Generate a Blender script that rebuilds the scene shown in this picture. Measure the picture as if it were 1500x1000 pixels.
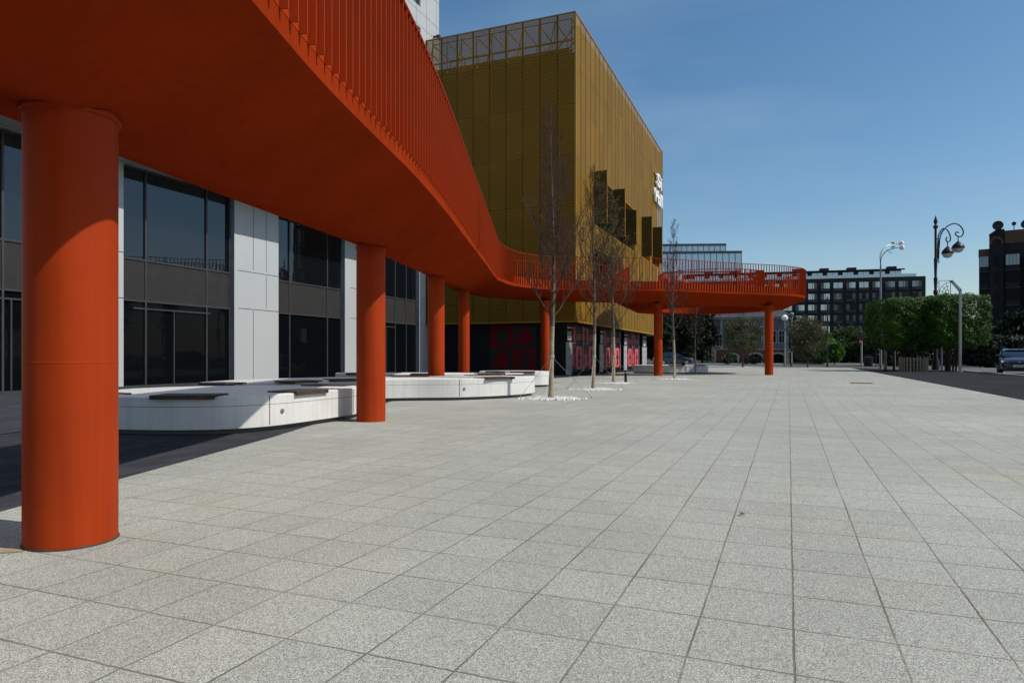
import bpy, bmesh, math, random
from mathutils import Vector, Matrix
R = math.radians
sc = bpy.context.scene
for o in list(bpy.data.objects): bpy.data.objects.remove(o)

# ---------------------------------------------------------------- camera
F = 1000.0; HOR = 522.0            # focal length and horizon in photo pixels (1500 x 1000)
cam_d = bpy.data.cameras.new('camera'); cam = bpy.data.objects.new('camera', cam_d)
sc.collection.objects.link(cam); sc.camera = cam
cam.location = (0, 0, 1.0); cam.rotation_euler = (R(90), 0, 0)
cam_d.sensor_width = 36; cam_d.lens = 36 * F / 1500
cam_d.shift_y = (HOR - 500) / 1500
cam_d.clip_start = 0.05; cam_d.clip_end = 4000

# ---------------------------------------------------------------- light
SUN_EL, SUN_AZ = R(49), math.atan2(.951, -.309)       # azimuth clockwise from +Y
w = bpy.data.worlds.new('World'); sc.world = w; w.use_nodes = True
nt = w.node_tree; nt.nodes.clear()
sky = nt.nodes.new('ShaderNodeTexSky'); sky.sky_type = 'NISHITA'; sky.sun_disc = False
sky.sun_elevation = SUN_EL; sky.sun_rotation = SUN_AZ
sky.air_density = 1.0; sky.dust_density = 0.9; sky.ozone_density = 1.6
bg = nt.nodes.new('ShaderNodeBackground'); bg.inputs[1].default_value = 0.118
wo = nt.nodes.new('ShaderNodeOutputWorld')
# faint high haze in the sky
tcw = nt.nodes.new('ShaderNodeTexCoord'); mpw = nt.nodes.new('ShaderNodeMapping'); mpw.inputs['Scale'].default_value = (1.2, 1.2, 5)
nzw = nt.nodes.new('ShaderNodeTexNoise'); nzw.inputs['Scale'].default_value = 1.6; nzw.inputs['Detail'].default_value = 6
rmw = nt.nodes.new('ShaderNodeMapRange'); rmw.inputs[1].default_value = .45; rmw.inputs[2].default_value = .8; rmw.inputs[3].default_value = 0; rmw.inputs[4].default_value = .36
mxw = nt.nodes.new('ShaderNodeMixRGB'); mxw.inputs[2].default_value = (3.3, 4.6, 5.6, 1)
hs = nt.nodes.new('ShaderNodeHueSaturation'); hs.inputs['Saturation'].default_value = 1.22; hs.inputs['Hue'].default_value = .494
L = nt.links
L.new(tcw.outputs['Generated'], mpw.inputs[0]); L.new(mpw.outputs[0], nzw.inputs[0]); L.new(nzw.outputs[0], rmw.inputs[0])
L.new(rmw.outputs[0], mxw.inputs[0]); L.new(sky.outputs[0], hs.inputs['Color']); L.new(hs.outputs[0], mxw.inputs[1])
L.new(mxw.outputs[0], bg.inputs[0]); L.new(bg.outputs[0], wo.inputs[0])
sd = bpy.data.lights.new('sun', 'SUN'); sd.energy = 4.5; sd.angle = R(.5); sd.color = (1, .95, .87)
so = bpy.data.objects.new('sun', sd); sc.collection.objects.link(so)
tosun = Vector((math.cos(SUN_EL) * .951, -math.cos(SUN_EL) * .309, math.sin(SUN_EL)))
so.rotation_euler = tosun.to_track_quat('Z', 'Y').to_euler(); so.location = (20, -20, 40)
sc.view_settings.view_transform = 'Standard'; sc.view_settings.look = 'None'
sc.view_settings.exposure = 0.0; sc.view_settings.gamma = 1.0
try:
    sc.cycles.max_bounces = 6; sc.cycles.transparent_max_bounces = 16; sc.cycles.diffuse_bounces = 3
except Exception: pass

# ---------------------------------------------------------------- frames
TH = R(22.05); SN, CS = math.sin(TH), math.cos(TH)
def W(s, t, z=0.0): return (s * SN - t * CS, s * CS + t * SN, z)     # s along the street, t to the left of it
def ground_px(px, Y): return ((px - 750) / F * Y, Y)
def s_on_t(px, t):                                                    # point of plane t=const seen at column px -> (s, Z)
    a = (px - 750) / F; Z = t / (SN - a * CS); return Z * (a * SN + CS), Z
def t_on_s(px, s):
    a = (px - 750) / F; Z = s / (a * SN + CS); return Z * (SN - a * CS), Z

# ---------------------------------------------------------------- materials
def mat(name, col, rough=.6, metal=0, var=.12, vscale=3.0, bump=0.0, bscale=60, spec=.3, trans=0, coat=0, emit=None, dirt=0):
    m = bpy.data.materials.new(name); m.use_nodes = True; n = m.node_tree.nodes; l = m.node_tree.links
    b = n['Principled BSDF']
    b.inputs['Roughness'].default_value = rough; b.inputs['Metallic'].default_value = metal
    b.inputs['Specular IOR Level'].default_value = spec
    if coat: b.inputs['Coat Weight'].default_value = coat; b.inputs['Coat Roughness'].default_value = .05
    tc = n.new('ShaderNodeTexCoord')
    nz = n.new('ShaderNodeTexNoise'); nz.inputs['Scale'].default_value = vscale; nz.inputs['Detail'].default_value = 5
    l.new(tc.outputs['Object'], nz.inputs[0])
    r = n.new('ShaderNodeMapRange'); r.inputs[1].default_value = .3; r.inputs[2].default_value = .7
    r.inputs[3].default_value = 1 - var; r.inputs[4].default_value = 1 + var
    l.new(nz.outputs[0], r.inputs[0])
    rout = r.outputs[0]
    if dirt:                                            # long rain streaks and specks of dust
        mp = n.new('ShaderNodeMapping'); mp.inputs['Scale'].default_value = (9, 9, .35); l.new(tc.outputs['Object'], mp.inputs[0])
        n2 = n.new('ShaderNodeTexNoise'); n2.inputs['Scale'].default_value = 1.5; n2.inputs['Detail'].default_value = 6; l.new(mp.outputs[0], n2.inputs[0])
        r2 = n.new('ShaderNodeMapRange'); r2.inputs[1].default_value = .45; r2.inputs[2].default_value = .75; r2.inputs[3].default_value = 1; r2.inputs[4].default_value = 1 - dirt; l.new(n2.outputs[0], r2.inputs[0])
        m2 = n.new('ShaderNodeMath'); m2.operation = 'MULTIPLY'; l.new(rout, m2.inputs[0]); l.new(r2.outputs[0], m2.inputs[1]); rout = m2.outputs[0]
    vm = n.new('ShaderNodeVectorMath'); vm.operation = 'SCALE'; vm.inputs[0].default_value = col
    l.new(rout, vm.inputs['Scale']); l.new(vm.outputs[0], b.inputs['Base Color'])
    if bump:
        nb = n.new('ShaderNodeTexNoise'); nb.inputs['Scale'].default_value = bscale; nb.inputs['Detail'].default_value = 4
        l.new(tc.outputs['Object'], nb.inputs[0])
        bp = n.new('ShaderNodeBump'); bp.inputs['Strength'].default_value = bump; bp.inputs['Distance'].default_value = .01
        l.new(nb.outputs[0], bp.inputs['Height']); l.new(bp.outputs[0], b.inputs['Normal'])
    if trans:
        tr = n.new('ShaderNodeBsdfTranslucent'); mx = n.new('ShaderNodeMixShader'); mx.inputs[0].default_value = trans
        l.new(vm.outputs[0], tr.inputs[0]); l.new(b.outputs[0], mx.inputs[1]); l.new(tr.outputs[0], mx.inputs[2])
        l.new(mx.outputs[0], n['Material Output'].inputs[0])
    if emit:
        b.inputs['Emission Color'].default_value = (*emit[0], 1); b.inputs['Emission Strength'].default_value = emit[1]
    return m

def paving(name, col, w_, l_, toff, soff, jw, jdark, varr, speck, stain, rough=.75, lat=.6, spscale=220, spec=.12):
    """rectangular slabs on the street grid: joints, per-slab tone, exposed-aggregate grain, stains"""
    m = bpy.data.materials.new(name); m.use_nodes = True; n = m.node_tree.nodes; l = m.node_tree.links
    b = n['Principled BSDF']; b.inputs['Roughness'].default_value = rough; b.inputs['Specular IOR Level'].default_value = spec
    tc = n.new('ShaderNodeTexCoord')
    nzc = n.new('ShaderNodeTexNoise'); nzc.inputs['Scale'].default_value = .9; nzc.inputs['Detail'].default_value = 2
    l.new(tc.outputs['Object'], nzc.inputs[0])
    def vmath(op, *a):
        x = n.new('ShaderNodeVectorMath'); x.operation = op
        for i, q in enumerate(a):
            if isinstance(q, (tuple, Vector)): x.inputs[i].default_value = q
            else: l.new(q, x.inputs[i])
        return x
    def mth(op, *a, clamp=False):
        x = n.new('ShaderNodeMath'); x.operation = op; x.use_clamp = clamp
        for i, q in enumerate(a):
            if isinstance(q, (int, float)): x.inputs[i].default_value = q
            else: l.new(q, x.inputs[i])
        return x.outputs[0]
    off = vmath('SUBTRACT', nzc.outputs['Color'], (.5, .5, .5)); off2 = vmath('MULTIPLY', off.outputs[0], (.016, .016, 0))
    nzf = n.new('ShaderNodeTexNoise'); nzf.inputs['Scale'].default_value = 30; nzf.inputs['Detail'].default_value = 2
    l.new(tc.outputs['Object'], nzf.inputs[0])
    off3 = vmath('MULTIPLY', vmath('SUBTRACT', nzf.outputs['Color'], (.5, .5, .5)).outputs[0], (.008, .008, 0))
    p = vmath('ADD', vmath('ADD', tc.outputs['Object'], off2.outputs[0]).outputs[0], off3.outputs[0])
    s = vmath('DOT_PRODUCT', p.outputs[0], (SN, CS, 0)).outputs['Value']
    t = vmath('DOT_PRODUCT', p.outputs[0], (-CS, SN, 0)).outputs['Value']
    sc_ = mth('DIVIDE', mth('SUBTRACT', s, soff), l_); tc_ = mth('DIVIDE', mth('SUBTRACT', t, toff), w_)
    fs, ft = mth('FLOOR', sc_), mth('FLOOR', tc_)
    ds = mth('MULTIPLY', mth('SUBTRACT', .5, mth('ABSOLUTE', mth('SUBTRACT', mth('FRACT', sc_), .5))), l_)
    dt = mth('MULTIPLY', mth('SUBTRACT', .5, mth('ABSOLUTE', mth('SUBTRACT', mth('FRACT', tc_), .5))), w_)
    def line(d, wd):
        r = n.new('ShaderNodeMapRange'); r.interpolation_type = 'SMOOTHSTEP'
        r.inputs[1].default_value = wd * .35; r.inputs[2].default_value = wd; r.inputs[3].default_value = 1; r.inputs[4].default_value = 0
        l.new(d, r.inputs[0]); return r.outputs[0]
    jb = n.new('ShaderNodeTexNoise'); jb.inputs['Scale'].default_value = 1.7; l.new(tc.outputs['Object'], jb.inputs[0])
    jbr = n.new('ShaderNodeMapRange'); jbr.inputs[1].default_value = .35; jbr.inputs[2].default_value = .65; jbr.inputs[3].default_value = .45; jbr.inputs[4].default_value = 1
    l.new(jb.outputs[0], jbr.inputs[0])
    j = mth('MAXIMUM', line(dt, jw), mth('MULTIPLY', line(ds, jw), lat)); j = mth('MULTIPLY', j, jbr.outputs[0])
    cmb = n.new('ShaderNodeCombineXYZ'); l.new(fs, cmb.inputs[0]); l.new(ft, cmb.inputs[1])
    wn = n.new('ShaderNodeTexWhiteNoise'); wn.noise_dimensions = '3D'; l.new(cmb.outputs[0], wn.inputs[0])
    tone = mth('ADD', 1 - varr, mth('MULTIPLY', wn.outputs['Value'], 2 * varr))
    g = n.new('ShaderNodeTexNoise'); g.inputs['Scale'].default_value = spscale; g.inputs['Detail'].default_value = 2; g.inputs['Roughness'].default_value = .9
    l.new(tc.outputs['Object'], g.inputs[0])
    gr = n.new('ShaderNodeMapRange'); gr.inputs[1].default_value = .36; gr.inputs[2].default_value = .64; gr.inputs[3].default_value = 1 - speck; gr.inputs[4].default_value = 1 + speck
    l.new(g.outputs[0], gr.inputs[0])
    g2 = n.new('ShaderNodeTexVoronoi'); g2.inputs['Scale'].default_value = spscale * .8; l.new(tc.outputs['Object'], g2.inputs['Vector'])
    sepc = n.new('ShaderNodeSeparateColor'); l.new(g2.outputs['Color'], sepc.inputs[0])
    g2r = n.new('ShaderNodeMapRange'); g2r.inputs[3].default_value = 1 - speck * .7; g2r.inputs[4].default_value = 1 + speck * .7
    l.new(sepc.outputs[0], g2r.inputs[0])
    st = n.new('ShaderNodeTexNoise'); st.inputs['Scale'].default_value = .35; st.inputs['Detail'].default_value = 6; st.inputs['Roughness'].default_value = .65
    l.new(tc.outputs['Object'], st.inputs[0])
    sr = n.new('ShaderNodeMapRange'); sr.inputs[1].default_value = .35; sr.inputs[2].default_value = .7; sr.inputs[3].default_value = 1 + stain * .4; sr.inputs[4].default_value = 1 - stain
    l.new(st.outputs[0], sr.inputs[0])
    k = mth('MULTIPLY', mth('MULTIPLY', tone, gr.outputs[0]), mth('MULTIPLY', sr.outputs[0], g2r.outputs[0]))
    cs = vmath('SCALE', tuple(col)); l.new(k, cs.inputs['Scale'])
    # warm stains
    st2 = n.new('ShaderNodeTexNoise'); st2.inputs['Scale'].default_value = .8; st2.inputs['Detail'].default_value = 4
    l.new(tc.outputs['Object'], st2.inputs[0])
    s2r = n.new('ShaderNodeMapRange'); s2r.inputs[1].default_value = .56; s2r.inputs[2].default_value = .76; s2r.inputs[3].default_value = 0; s2r.inputs[4].default_value = stain * 3
    l.new(st2.outputs[0], s2r.inputs[0])
    mw = n.new('ShaderNodeMixRGB'); mw.blend_type = 'MULTIPLY'; mw.inputs[2].default_value = (.95, .86, .70, 1)
    l.new(s2r.outputs[0], mw.inputs[0]); l.new(cs.outputs[0], mw.inputs[1])
    mj = n.new('ShaderNodeMixRGB'); mj.inputs[2].default_value = (col[0] * jdark * 1.08, col[1] * jdark, col[2] * jdark * .88, 1)
    l.new(j, mj.inputs[0]); l.new(mw.outputs[0], mj.inputs[1]); l.new(mj.outputs[0], b.inputs['Base Color'])
    h = mth('SUBTRACT', mth('MULTIPLY', g.outputs[0], .12), j)
    bp = n.new('ShaderNodeBump'); bp.inputs['Strength'].default_value = .5; bp.inputs['Distance'].default_value = .006
    l.new(h, bp.inputs['Height']); l.new(bp.outputs[0], b.inputs['Normal'])
    return m

def mesh_screen(name, col, hole=.5, jw=.022, fine=1.0):
    """expanded-metal cladding: panel joints, panel tone, and real (transparent) openings"""
    m = bpy.data.materials.new(name); m.use_nodes = True; n = m.node_tree.nodes; l = m.node_tree.links
    b = n['Principled BSDF']; b.inputs['Roughness'].default_value = .5; b.inputs['Metallic'].default_value = 0; b.inputs['Specular IOR Level'].default_value = .12
    def mth(op, *a):
        x = n.new('ShaderNodeMath'); x.operation = op
        for i, q in enumerate(a):
            if isinstance(q, (int, float)): x.inputs[i].default_value = q
            else: l.new(q, x.inputs[i])
        return x.outputs[0]
    tc = n.new('ShaderNodeTexCoord'); sp = n.new('ShaderNodeSeparateXYZ'); l.new(tc.outputs['Object'], sp.inputs[0])
    d1 = n.new('ShaderNodeVectorMath'); d1.operation = 'DOT_PRODUCT'; d1.inputs[1].default_value = (SN - CS, CS + SN, 0)
    l.new(tc.outputs['Object'], d1.inputs[0]); h = mth('SUBTRACT', d1.outputs['Value'], 34.9 + 10.5)
    z = sp.outputs[2]
    # openings
    row = mth('DIVIDE', z, .105 * fine); fr = mth('FLOOR', row)
    hx = mth('ADD', mth('DIVIDE', h, .135 * fine), mth('MULTIPLY', mth('MODULO', fr, 2), .5))
    ex = mth('MULTIPLY', mth('SUBTRACT', mth('FRACT', hx), .5), 2.0); ez = mth('MULTIPLY', mth('SUBTRACT', mth('FRACT', row), .5), 2.0)
    rr = mth('ADD', mth('POWER', mth('ABSOLUTE', ex), 2), mth('POWER', mth('ABSOLUTE', ez), 2))
    op = mth('LESS_THAN', rr, hole)
    # joints each metre, and horizontal joints
    jv = mth('SUBTRACT', .5, mth('ABSOLUTE', mth('SUBTRACT', mth('FRACT', h), .5)))
    zz = mth('DIVIDE', mth('SUBTRACT', z, 1.2), 2.65)
    jz = mth('MULTIPLY', mth('SUBTRACT', .5, mth('ABSOLUTE', mth('SUBTRACT', mth('FRACT', zz), .5))), 2.65)
    frame = mth('LESS_THAN', mth('MINIMUM', jv, jz), .06)
    joint = mth('LESS_THAN', mth('MINIMUM', mth('DIVIDE', jv, jw / .022), jz), .022)
    solid = mth('MAXIMUM', mth('SUBTRACT', 1, op), frame)
    cb = n.new('ShaderNodeCombineXYZ'); l.new(mth('FLOOR', h), cb.inputs[0]); l.new(mth('FLOOR', zz), cb.inputs[1])
    wn = n.new('ShaderNodeTexWhiteNoise'); l.new(cb.outputs[0], wn.inputs[0])
    tone = mth('ADD', .88, mth('MULTIPLY', wn.outputs['Value'], .24)); tone = mth('MULTIPLY', tone, mth('SUBTRACT', 1, mth('MULTIPLY', joint, .62)))
    nz = n.new('ShaderNodeTexNoise'); nz.inputs['Scale'].default_value = .7; nz.inputs['Detail'].default_value = 5; l.new(tc.outputs['Object'], nz.inputs[0])
    tone = mth('MULTIPLY', tone, mth('ADD', .85, mth('MULTIPLY', nz.outputs[0], .3)))
    cs = n.new('ShaderNodeVectorMath'); cs.operation = 'SCALE'; cs.inputs[0].default_value = col
    l.new(tone, cs.inputs['Scale']); l.new(cs.outputs[0], b.inputs['Base Color'])
    bp = n.new('ShaderNodeBump'); bp.inputs['Strength'].default_value = .5; bp.inputs['Distance'].default_value = .03
    l.new(rr, bp.inputs['Height']); l.new(bp.outputs[0], b.inputs['Normal'])
    tr = n.new('ShaderNodeBsdfTransparent'); mx = n.new('ShaderNodeMixShader')
    l.new(solid, mx.inputs[0]); l.new(tr.outputs[0], mx.inputs[1]); l.new(b.outputs[0], mx.inputs[2]); l.new(mx.outputs[0], n['Material Output'].inputs[0])
    return m

def glass_mat(name, tint, refl=.12, rough=.02, wave=.02, ior=1.5):
    """dark coated glazing in front of an unlit room"""
    m = bpy.data.materials.new(name); m.use_nodes = True; n = m.node_tree.nodes; l = m.node_tree.links
    b = n['Principled BSDF']; b.inputs['Base Color'].default_value = (*tint, 1); b.inputs['Roughness'].default_value = .5; b.inputs['Specular IOR Level'].default_value = 0
    g = n.new('ShaderNodeBsdfGlossy'); g.inputs['Roughness'].default_value = rough; g.inputs[0].default_value = (.9, .95, 1, 1)
    f = n.new('ShaderNodeFresnel'); f.inputs[0].default_value = ior
    a = n.new('ShaderNodeMath'); a.operation = 'ADD'; a.inputs[1].default_value = refl; a.use_clamp = True
    l.new(f.outputs[0], a.inputs[0])
    tc = n.new('ShaderNodeTexCoord'); nz = n.new('ShaderNodeTexNoise'); nz.inputs['Scale'].default_value = .8; l.new(tc.outputs['Object'], nz.inputs[0])
    bp = n.new('ShaderNodeBump'); bp.inputs['Strength'].default_value = .4; bp.inputs['Distance'].default_value = wave
    l.new(nz.outputs[0], bp.inputs['Height']); l.new(bp.outputs[0], g.inputs['Normal'])
    mx = n.new('ShaderNodeMixShader'); l.new(a.outputs[0], mx.inputs[0]); l.new(b.outputs[0], mx.inputs[1]); l.new(g.outputs[0], mx.inputs[2])
    l.new(mx.outputs[0], n['Material Output'].inputs[0])
    return m

M = {}
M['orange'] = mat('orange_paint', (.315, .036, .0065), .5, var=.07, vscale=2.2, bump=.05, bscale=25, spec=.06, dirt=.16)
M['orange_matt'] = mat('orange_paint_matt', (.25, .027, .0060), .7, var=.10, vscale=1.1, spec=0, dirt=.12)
M['plaza'] = paving('plaza_slabs', (.313, .318, .284), .334, .382, -.016, 3.09, .0060, .38, .05, .70, .15, lat=1.2, spscale=300)
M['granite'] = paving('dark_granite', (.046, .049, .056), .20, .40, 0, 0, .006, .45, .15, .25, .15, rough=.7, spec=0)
M['asphalt'] = mat('asphalt', (.034, .036, .040), .9, spec=0, var=.18, vscale=.6, bump=.5, bscale=120)
M['road'] = mat('road_asphalt', (.12, .12, .12), .85, spec=.1, var=.15, vscale=.4, bump=.3, bscale=90)
M['soil'] = mat('ground', (.07, .07, .065), .9, var=.2, vscale=.2)
M['kerb'] = mat('kerb_stone', (.34, .33, .31), .8, var=.15, vscale=2)
M['white_panel'] = mat('white_panel', (.41, .43, .43), .42, var=.03, vscale=.6)
M['joint'] = mat('dark_joint', (.06, .065, .07), .8)  # dark joint lines between the wall panels
M['reveal'] = mat('grey_reveal', (.20, .22, .25), .5)
M['frame'] = mat('dark_frame', (.045, .045, .048), .4)
M['spandrel'] = mat('spandrel_panel', (.035, .034, .033), .5, spec=.1, var=.08)
M['glass'] = glass_mat('window_glass', (.003, .004, .005), 0, ior=1.17, wave=.01)
M['upper_glass'] = glass_mat('upper_glass', (.003, .005, .008), .03, ior=1.5, wave=.008)
M['sky_glass'] = glass_mat('coated_glass', (.02, .035, .05), .38, rough=.04)
M['mid_glass'] = glass_mat('grey_glass', (.03, .033, .03), .16, rough=.05)
M['concrete_white'] = mat('white_concrete', (.60, .59, .565), .55, var=.05, vscale=2.5, bump=.1, bscale=80, dirt=.12)
M['groove'] = mat('groove', (.10, .10, .10), .8)
M['toe'] = mat('plinth_grey', (.13, .125, .115), .8)
M['wood'] = mat('brown_slats', (.055, .034, .026), .6, var=.35, vscale=9)
M['screen'] = mesh_screen('gold_mesh_shaded', (.205, .108, .009), .32, jw=.04)  # end face's gold, darker than the street mesh: its shade is in the colour
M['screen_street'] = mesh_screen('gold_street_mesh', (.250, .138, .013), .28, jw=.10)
M['screen_open'] = mesh_screen('gold_open_mesh', (.235, .118, .009), .27, fine=.5)
M['gold'] = mat('gold_sheet', (.28, .155, .016), .5, var=.08, spec=.15)
M['bronze'] = mat('bronze_shutter', (.075, .052, .014), .5, var=.15, spec=.15)
M['void'] = mat('dark_cavity', (.035, .028, .014), .9)
M['black_clad'] = mat('black_cladding', (.013, .015, .017), .6, spec=.1, var=.1)
M['pillar_grey'] = mat('grey_pillar', (.30, .31, .32), .6)
M['poster_red'] = mat('poster_red', (.55, .035, .055), .5, var=.08)
M['mural_red_shaded'] = mat('mural_red_shaded', (.13, .008, .012), .7, spec=.1, var=.15)  # poster red again, darkened: the end wall's shade is in the colour
M['poster_pink'] = mat('poster_pink', (.62, .10, .11), .5, var=.08)
M['poster_black'] = mat('poster_black', (.010, .010, .011), .5)
M['sign_white'] = mat('white_letters', (.85, .85, .83), .4)
M['bark'] = mat('bark', (.105, .08, .06), .85, var=.5, vscale=14, bump=.6, bscale=60)
M['bark_pale'] = mat('pale_bark', (.29, .235, .165), .85, var=.3, vscale=12, bump=.5, bscale=60)
M['bark_dark'] = mat('dark_bark', (.05, .04, .032), .9, var=.4, vscale=8)
M['twig'] = mat('twig', (.085, .048, .034), .8, var=.4, vscale=6)
M['bud'] = mat('leaf_bud', (.14, .17, .04), .6, trans=.3)
def leafm(nm, c): return mat(nm, c, .55, var=.5, vscale=1.1, trans=.35, spec=.3)
M['leaf_dark'] = leafm('leaf_dark', (.011, .020, .009)); M['leaf_mid'] = leafm('leaf_mid', (.04, .075, .02))
M['leaf_bright'] = leafm('leaf_bright', (.075, .16, .025)); M['leaf_olive'] = leafm('leaf_olive', (.075, .082, .04))
M['leaf_clip'] = leafm('leaf_clipped', (.045, .105, .012))
M['gravel'] = mat('white_gravel', (.74, .73, .70), .7, var=.25, vscale=40)
M['steel'] = mat('galvanised_steel', (.25, .26, .27), .45, metal=.6)
M['steel_dark'] = mat('dark_steel', (.035, .037, .042), .45, metal=.4)
M['iron'] = mat('black_iron', (.016, .013, .014), .45)
M['lamp_glass'] = mat('lamp_glass', (.55, .56, .55), .15)
M['lamp_white'] = mat('lamp_white', (.8, .8, .8), .25)
M['black'] = mat('black_plastic', (.012, .012, .013), .45)
M['brick_dark'] = mat('dark_brick', (.022, .018, .017), .85, var=.3, vscale=3)
M['brick_brown'] = mat('brown_render', (.13, .065, .042), .85, var=.15)
M['hotel'] = mat('black_facade', (.012, .013, .015), .6, var=.15)
M['balustrade'] = mat('dark_balustrade', (.03, .033, .036), .4)
M['curtain'] = mat('cream_curtain', (.13, .115, .09), .8, var=.3, vscale=1)
M['blue_glass'] = glass_mat('blue_curtain_wall', (.03, .055, .08), .42, rough=.06)
M['siding'] = mat('grey_siding', (.13, .135, .15), .8, var=.1)
M['trim'] = mat('white_trim', (.30, .30, .30), .7)
M['roof_dark'] = mat('dark_roof', (.05, .055, .065), .6)
M['brick_red'] = mat('old_brick', (.12, .05, .042), .9, var=.25, vscale=4)
M['cream'] = mat('cream_plaster', (.34, .27, .18), .85)
M['car_paint'] = mat('dark_car_paint', (.012, .018, .03), .25, metal=.3, var=.02, coat=1)
M['car_paint2'] = mat('silver_car_paint', (.30, .31, .33), .3, metal=.4, var=.02, coat=1)
M['car_glass'] = glass_mat('car_glass', (.004, .005, .006), .06)
M['tyre'] = mat('tyre', (.014, .014, .014), .9)
M['rim'] = mat('rim', (.35, .35, .36), .35, metal=.8)
M['headlight'] = mat('headlight', (.35, .37, .4), .08, spec=.9)
M['plate'] = mat('plate', (.62, .62, .60), .5)
M['red_light'] = mat('red_signal', (.5, .02, .01), .4, emit=((1, .04, .02), 1.0))
M['rust'] = mat('rusty_cover', (.13, .045, .028), .8, var=.3, vscale=10)
M['rust_stain'] = mat('rust_stain', (.27, .21, .135), .8, var=.2, vscale=10)
M['grass'] = mat('grass', (.05, .10, .02), .9, var=.4, vscale=1)
M['cable'] = mat('wire', (.35, .35, .34), .5, metal=.4)

# ---------------------------------------------------------------- mesh helpers
class MB:
    def __init__(s): s.v = []; s.f = []; s.m = []
    def add(s, vs, fs, mi=0):
        k = len(s.v); s.v += [tuple(v) for v in vs]; s.f += [tuple(i + k for i in f) for f in fs]; s.m += [mi] * len(fs); return s
    def box(s, x0, x1, y0, y1, z0, z1, mi=0, fr=None):
        p = [(x, y, z) for z in (z0, z1) for x, y in ((x0, y0), (x1, y0), (x1, y1), (x0, y1))]
        if fr: p = [fr(*q) for q in p]
        return s.add(p, [(3, 2, 1, 0), (4, 5, 6, 7), (0, 1, 5, 4), (1, 2, 6, 5), (2, 3, 7, 6), (3, 0, 4, 7)], mi)
    def prism(s, poly, z0, z1, mi=0, fr=None, cap=True):
        n = len(poly); p = [(x, y, z0) for x, y in poly] + [(x, y, z1) for x, y in poly]
        if fr: p = [fr(*q) for q in p]
        fs = [(i, (i + 1) % n, (i + 1) % n + n, i + n) for i in range(n)]
        if cap: fs += [tuple(range(n - 1, -1, -1)), tuple(range(n, 2 * n))]
        return s.add(p, fs, mi)
    def tube(s, pts, rad, n=6, mi=0, caps=True):
        pts = [Vector(p) for p in pts]; N = len(pts)
        if isinstance(rad, (int, float)): rad = [rad] * N
        ref = Vector((0, 0, 1)); vs = []; u = None
        for i, p in enumerate(pts):
            d = (pts[min(i + 1, N - 1)] - pts[max(i - 1, 0)])
            if d.length < 1e-9: d = Vector((0, 0, 1))
            d.normalize()
            if u is None: u = d.orthogonal().normalized()
            else:
                u = u - d * u.dot(d)
                u = u.normalized() if u.length > 1e-6 else d.orthogonal().normalized()
            q = d.cross(u)
            for k in range(n):
                a = 2 * math.pi * k / n; vs.append(p + (u * math.cos(a) + q * math.sin(a)) * rad[i])
        fs = [(i * n + k, i * n + (k + 1) % n, (i + 1) * n + (k + 1) % n, (i + 1) * n + k) for i in range(N - 1) for k in range(n)]
        if caps: fs += [tuple(range(n - 1, -1, -1)), tuple((N - 1) * n + k for k in range(n))]
        return s.add(vs, fs, mi)
    def lathe(s, prof, c=(0, 0, 0), n=24, mi=0):
        vs = [(c[0] + r * math.cos(2 * math.pi * k / n), c[1] + r * math.sin(2 * math.pi * k / n), c[2] + z) for r, z in prof for k in range(n)]
        N = len(prof); fs = [(i * n + k, i * n + (k + 1) % n, (i + 1) * n + (k + 1) % n, (i + 1) * n + k) for i in range(N - 1) for k in range(n)]
        fs += [tuple(range(n - 1, -1, -1)), tuple((N - 1) * n + k for k in range(n))]
        return s.add(vs, fs, mi)
    def build(s, name, m, parent=None, smooth=False, bevel=0, at=None, rotz=None):
        me = bpy.data.meshes.new(name); me.from_pydata(s.v, [], s.f)
        ms = m if isinstance(m, list) else [m]
        for q in ms: me.materials.append(M[q])
        me.polygons.foreach_set('material_index', s.m)
        if smooth:
            me.polygons.foreach_set('use_smooth', [True] * len(me.polygons))
            try: me.set_sharp_from_angle(angle=R(40))
            except Exception: pass
        me.update()
        o = bpy.data.objects.new(name, me); sc.collection.objects.link(o)
        if parent: o.parent = parent
        if at is not None: o.location = at
        if rotz is not None: o.rotation_euler = (0, 0, rotz)
        if bevel:
            b = o.modifiers.new('b', 'BEVEL'); b.width = bevel; b.segments = 2; b.limit_method = 'ANGLE'
        return o
def tag(o, label, cat, group=None, kind=None):
    if label: o['label'] = label
    if cat: o['category'] = cat
    if group: o['group'] = group
    if kind: o['kind'] = kind
    return o
def thing(name, label, cat, loc=(0, 0, 0), rotz=0, group=None):
    o = bpy.data.objects.new(name, None); sc.collection.objects.link(o); o.empty_display_size = .3
    o.location = loc; o.rotation_euler = (0, 0, rotz); return tag(o, label, cat, group)
def copy_tree(o, parent=None):
    c = o.copy(); sc.collection.objects.link(c)
    if parent: c.parent = parent
    for ch in list(o.children): copy_tree(ch, c)
    return c
def struct(mb, name, m, at=None): 
    o = mb.build(name, m, at=at); o['kind'] = 'structure'; return o
def catmull(P, step, closed=False):
    P = [Vector(p) for p in P]; n = len(P); out = []
    rng = range(n) if closed else range(n - 1)
    for i in rng:
        if closed: a, b, c, d = P[i - 1], P[i], P[(i + 1) % n], P[(i + 2) % n]
        else: a, b, c, d = P[max(i - 1, 0)], P[i], P[i + 1], P[min(i + 2, n - 1)]
        k = max(1, int((c - b).length / step + .5)) if step > 0 else int(-step)
        for j in range(k):
            t = j / k; t2, t3 = t * t, t * t * t
            out.append(.5 * ((2 * b) + (c - a) * t + (2 * a - 5 * b + 4 * c - d) * t2 + (3 * b - a - 3 * c + d) * t3))
    if not closed: out.append(P[-1])
    return out

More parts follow.
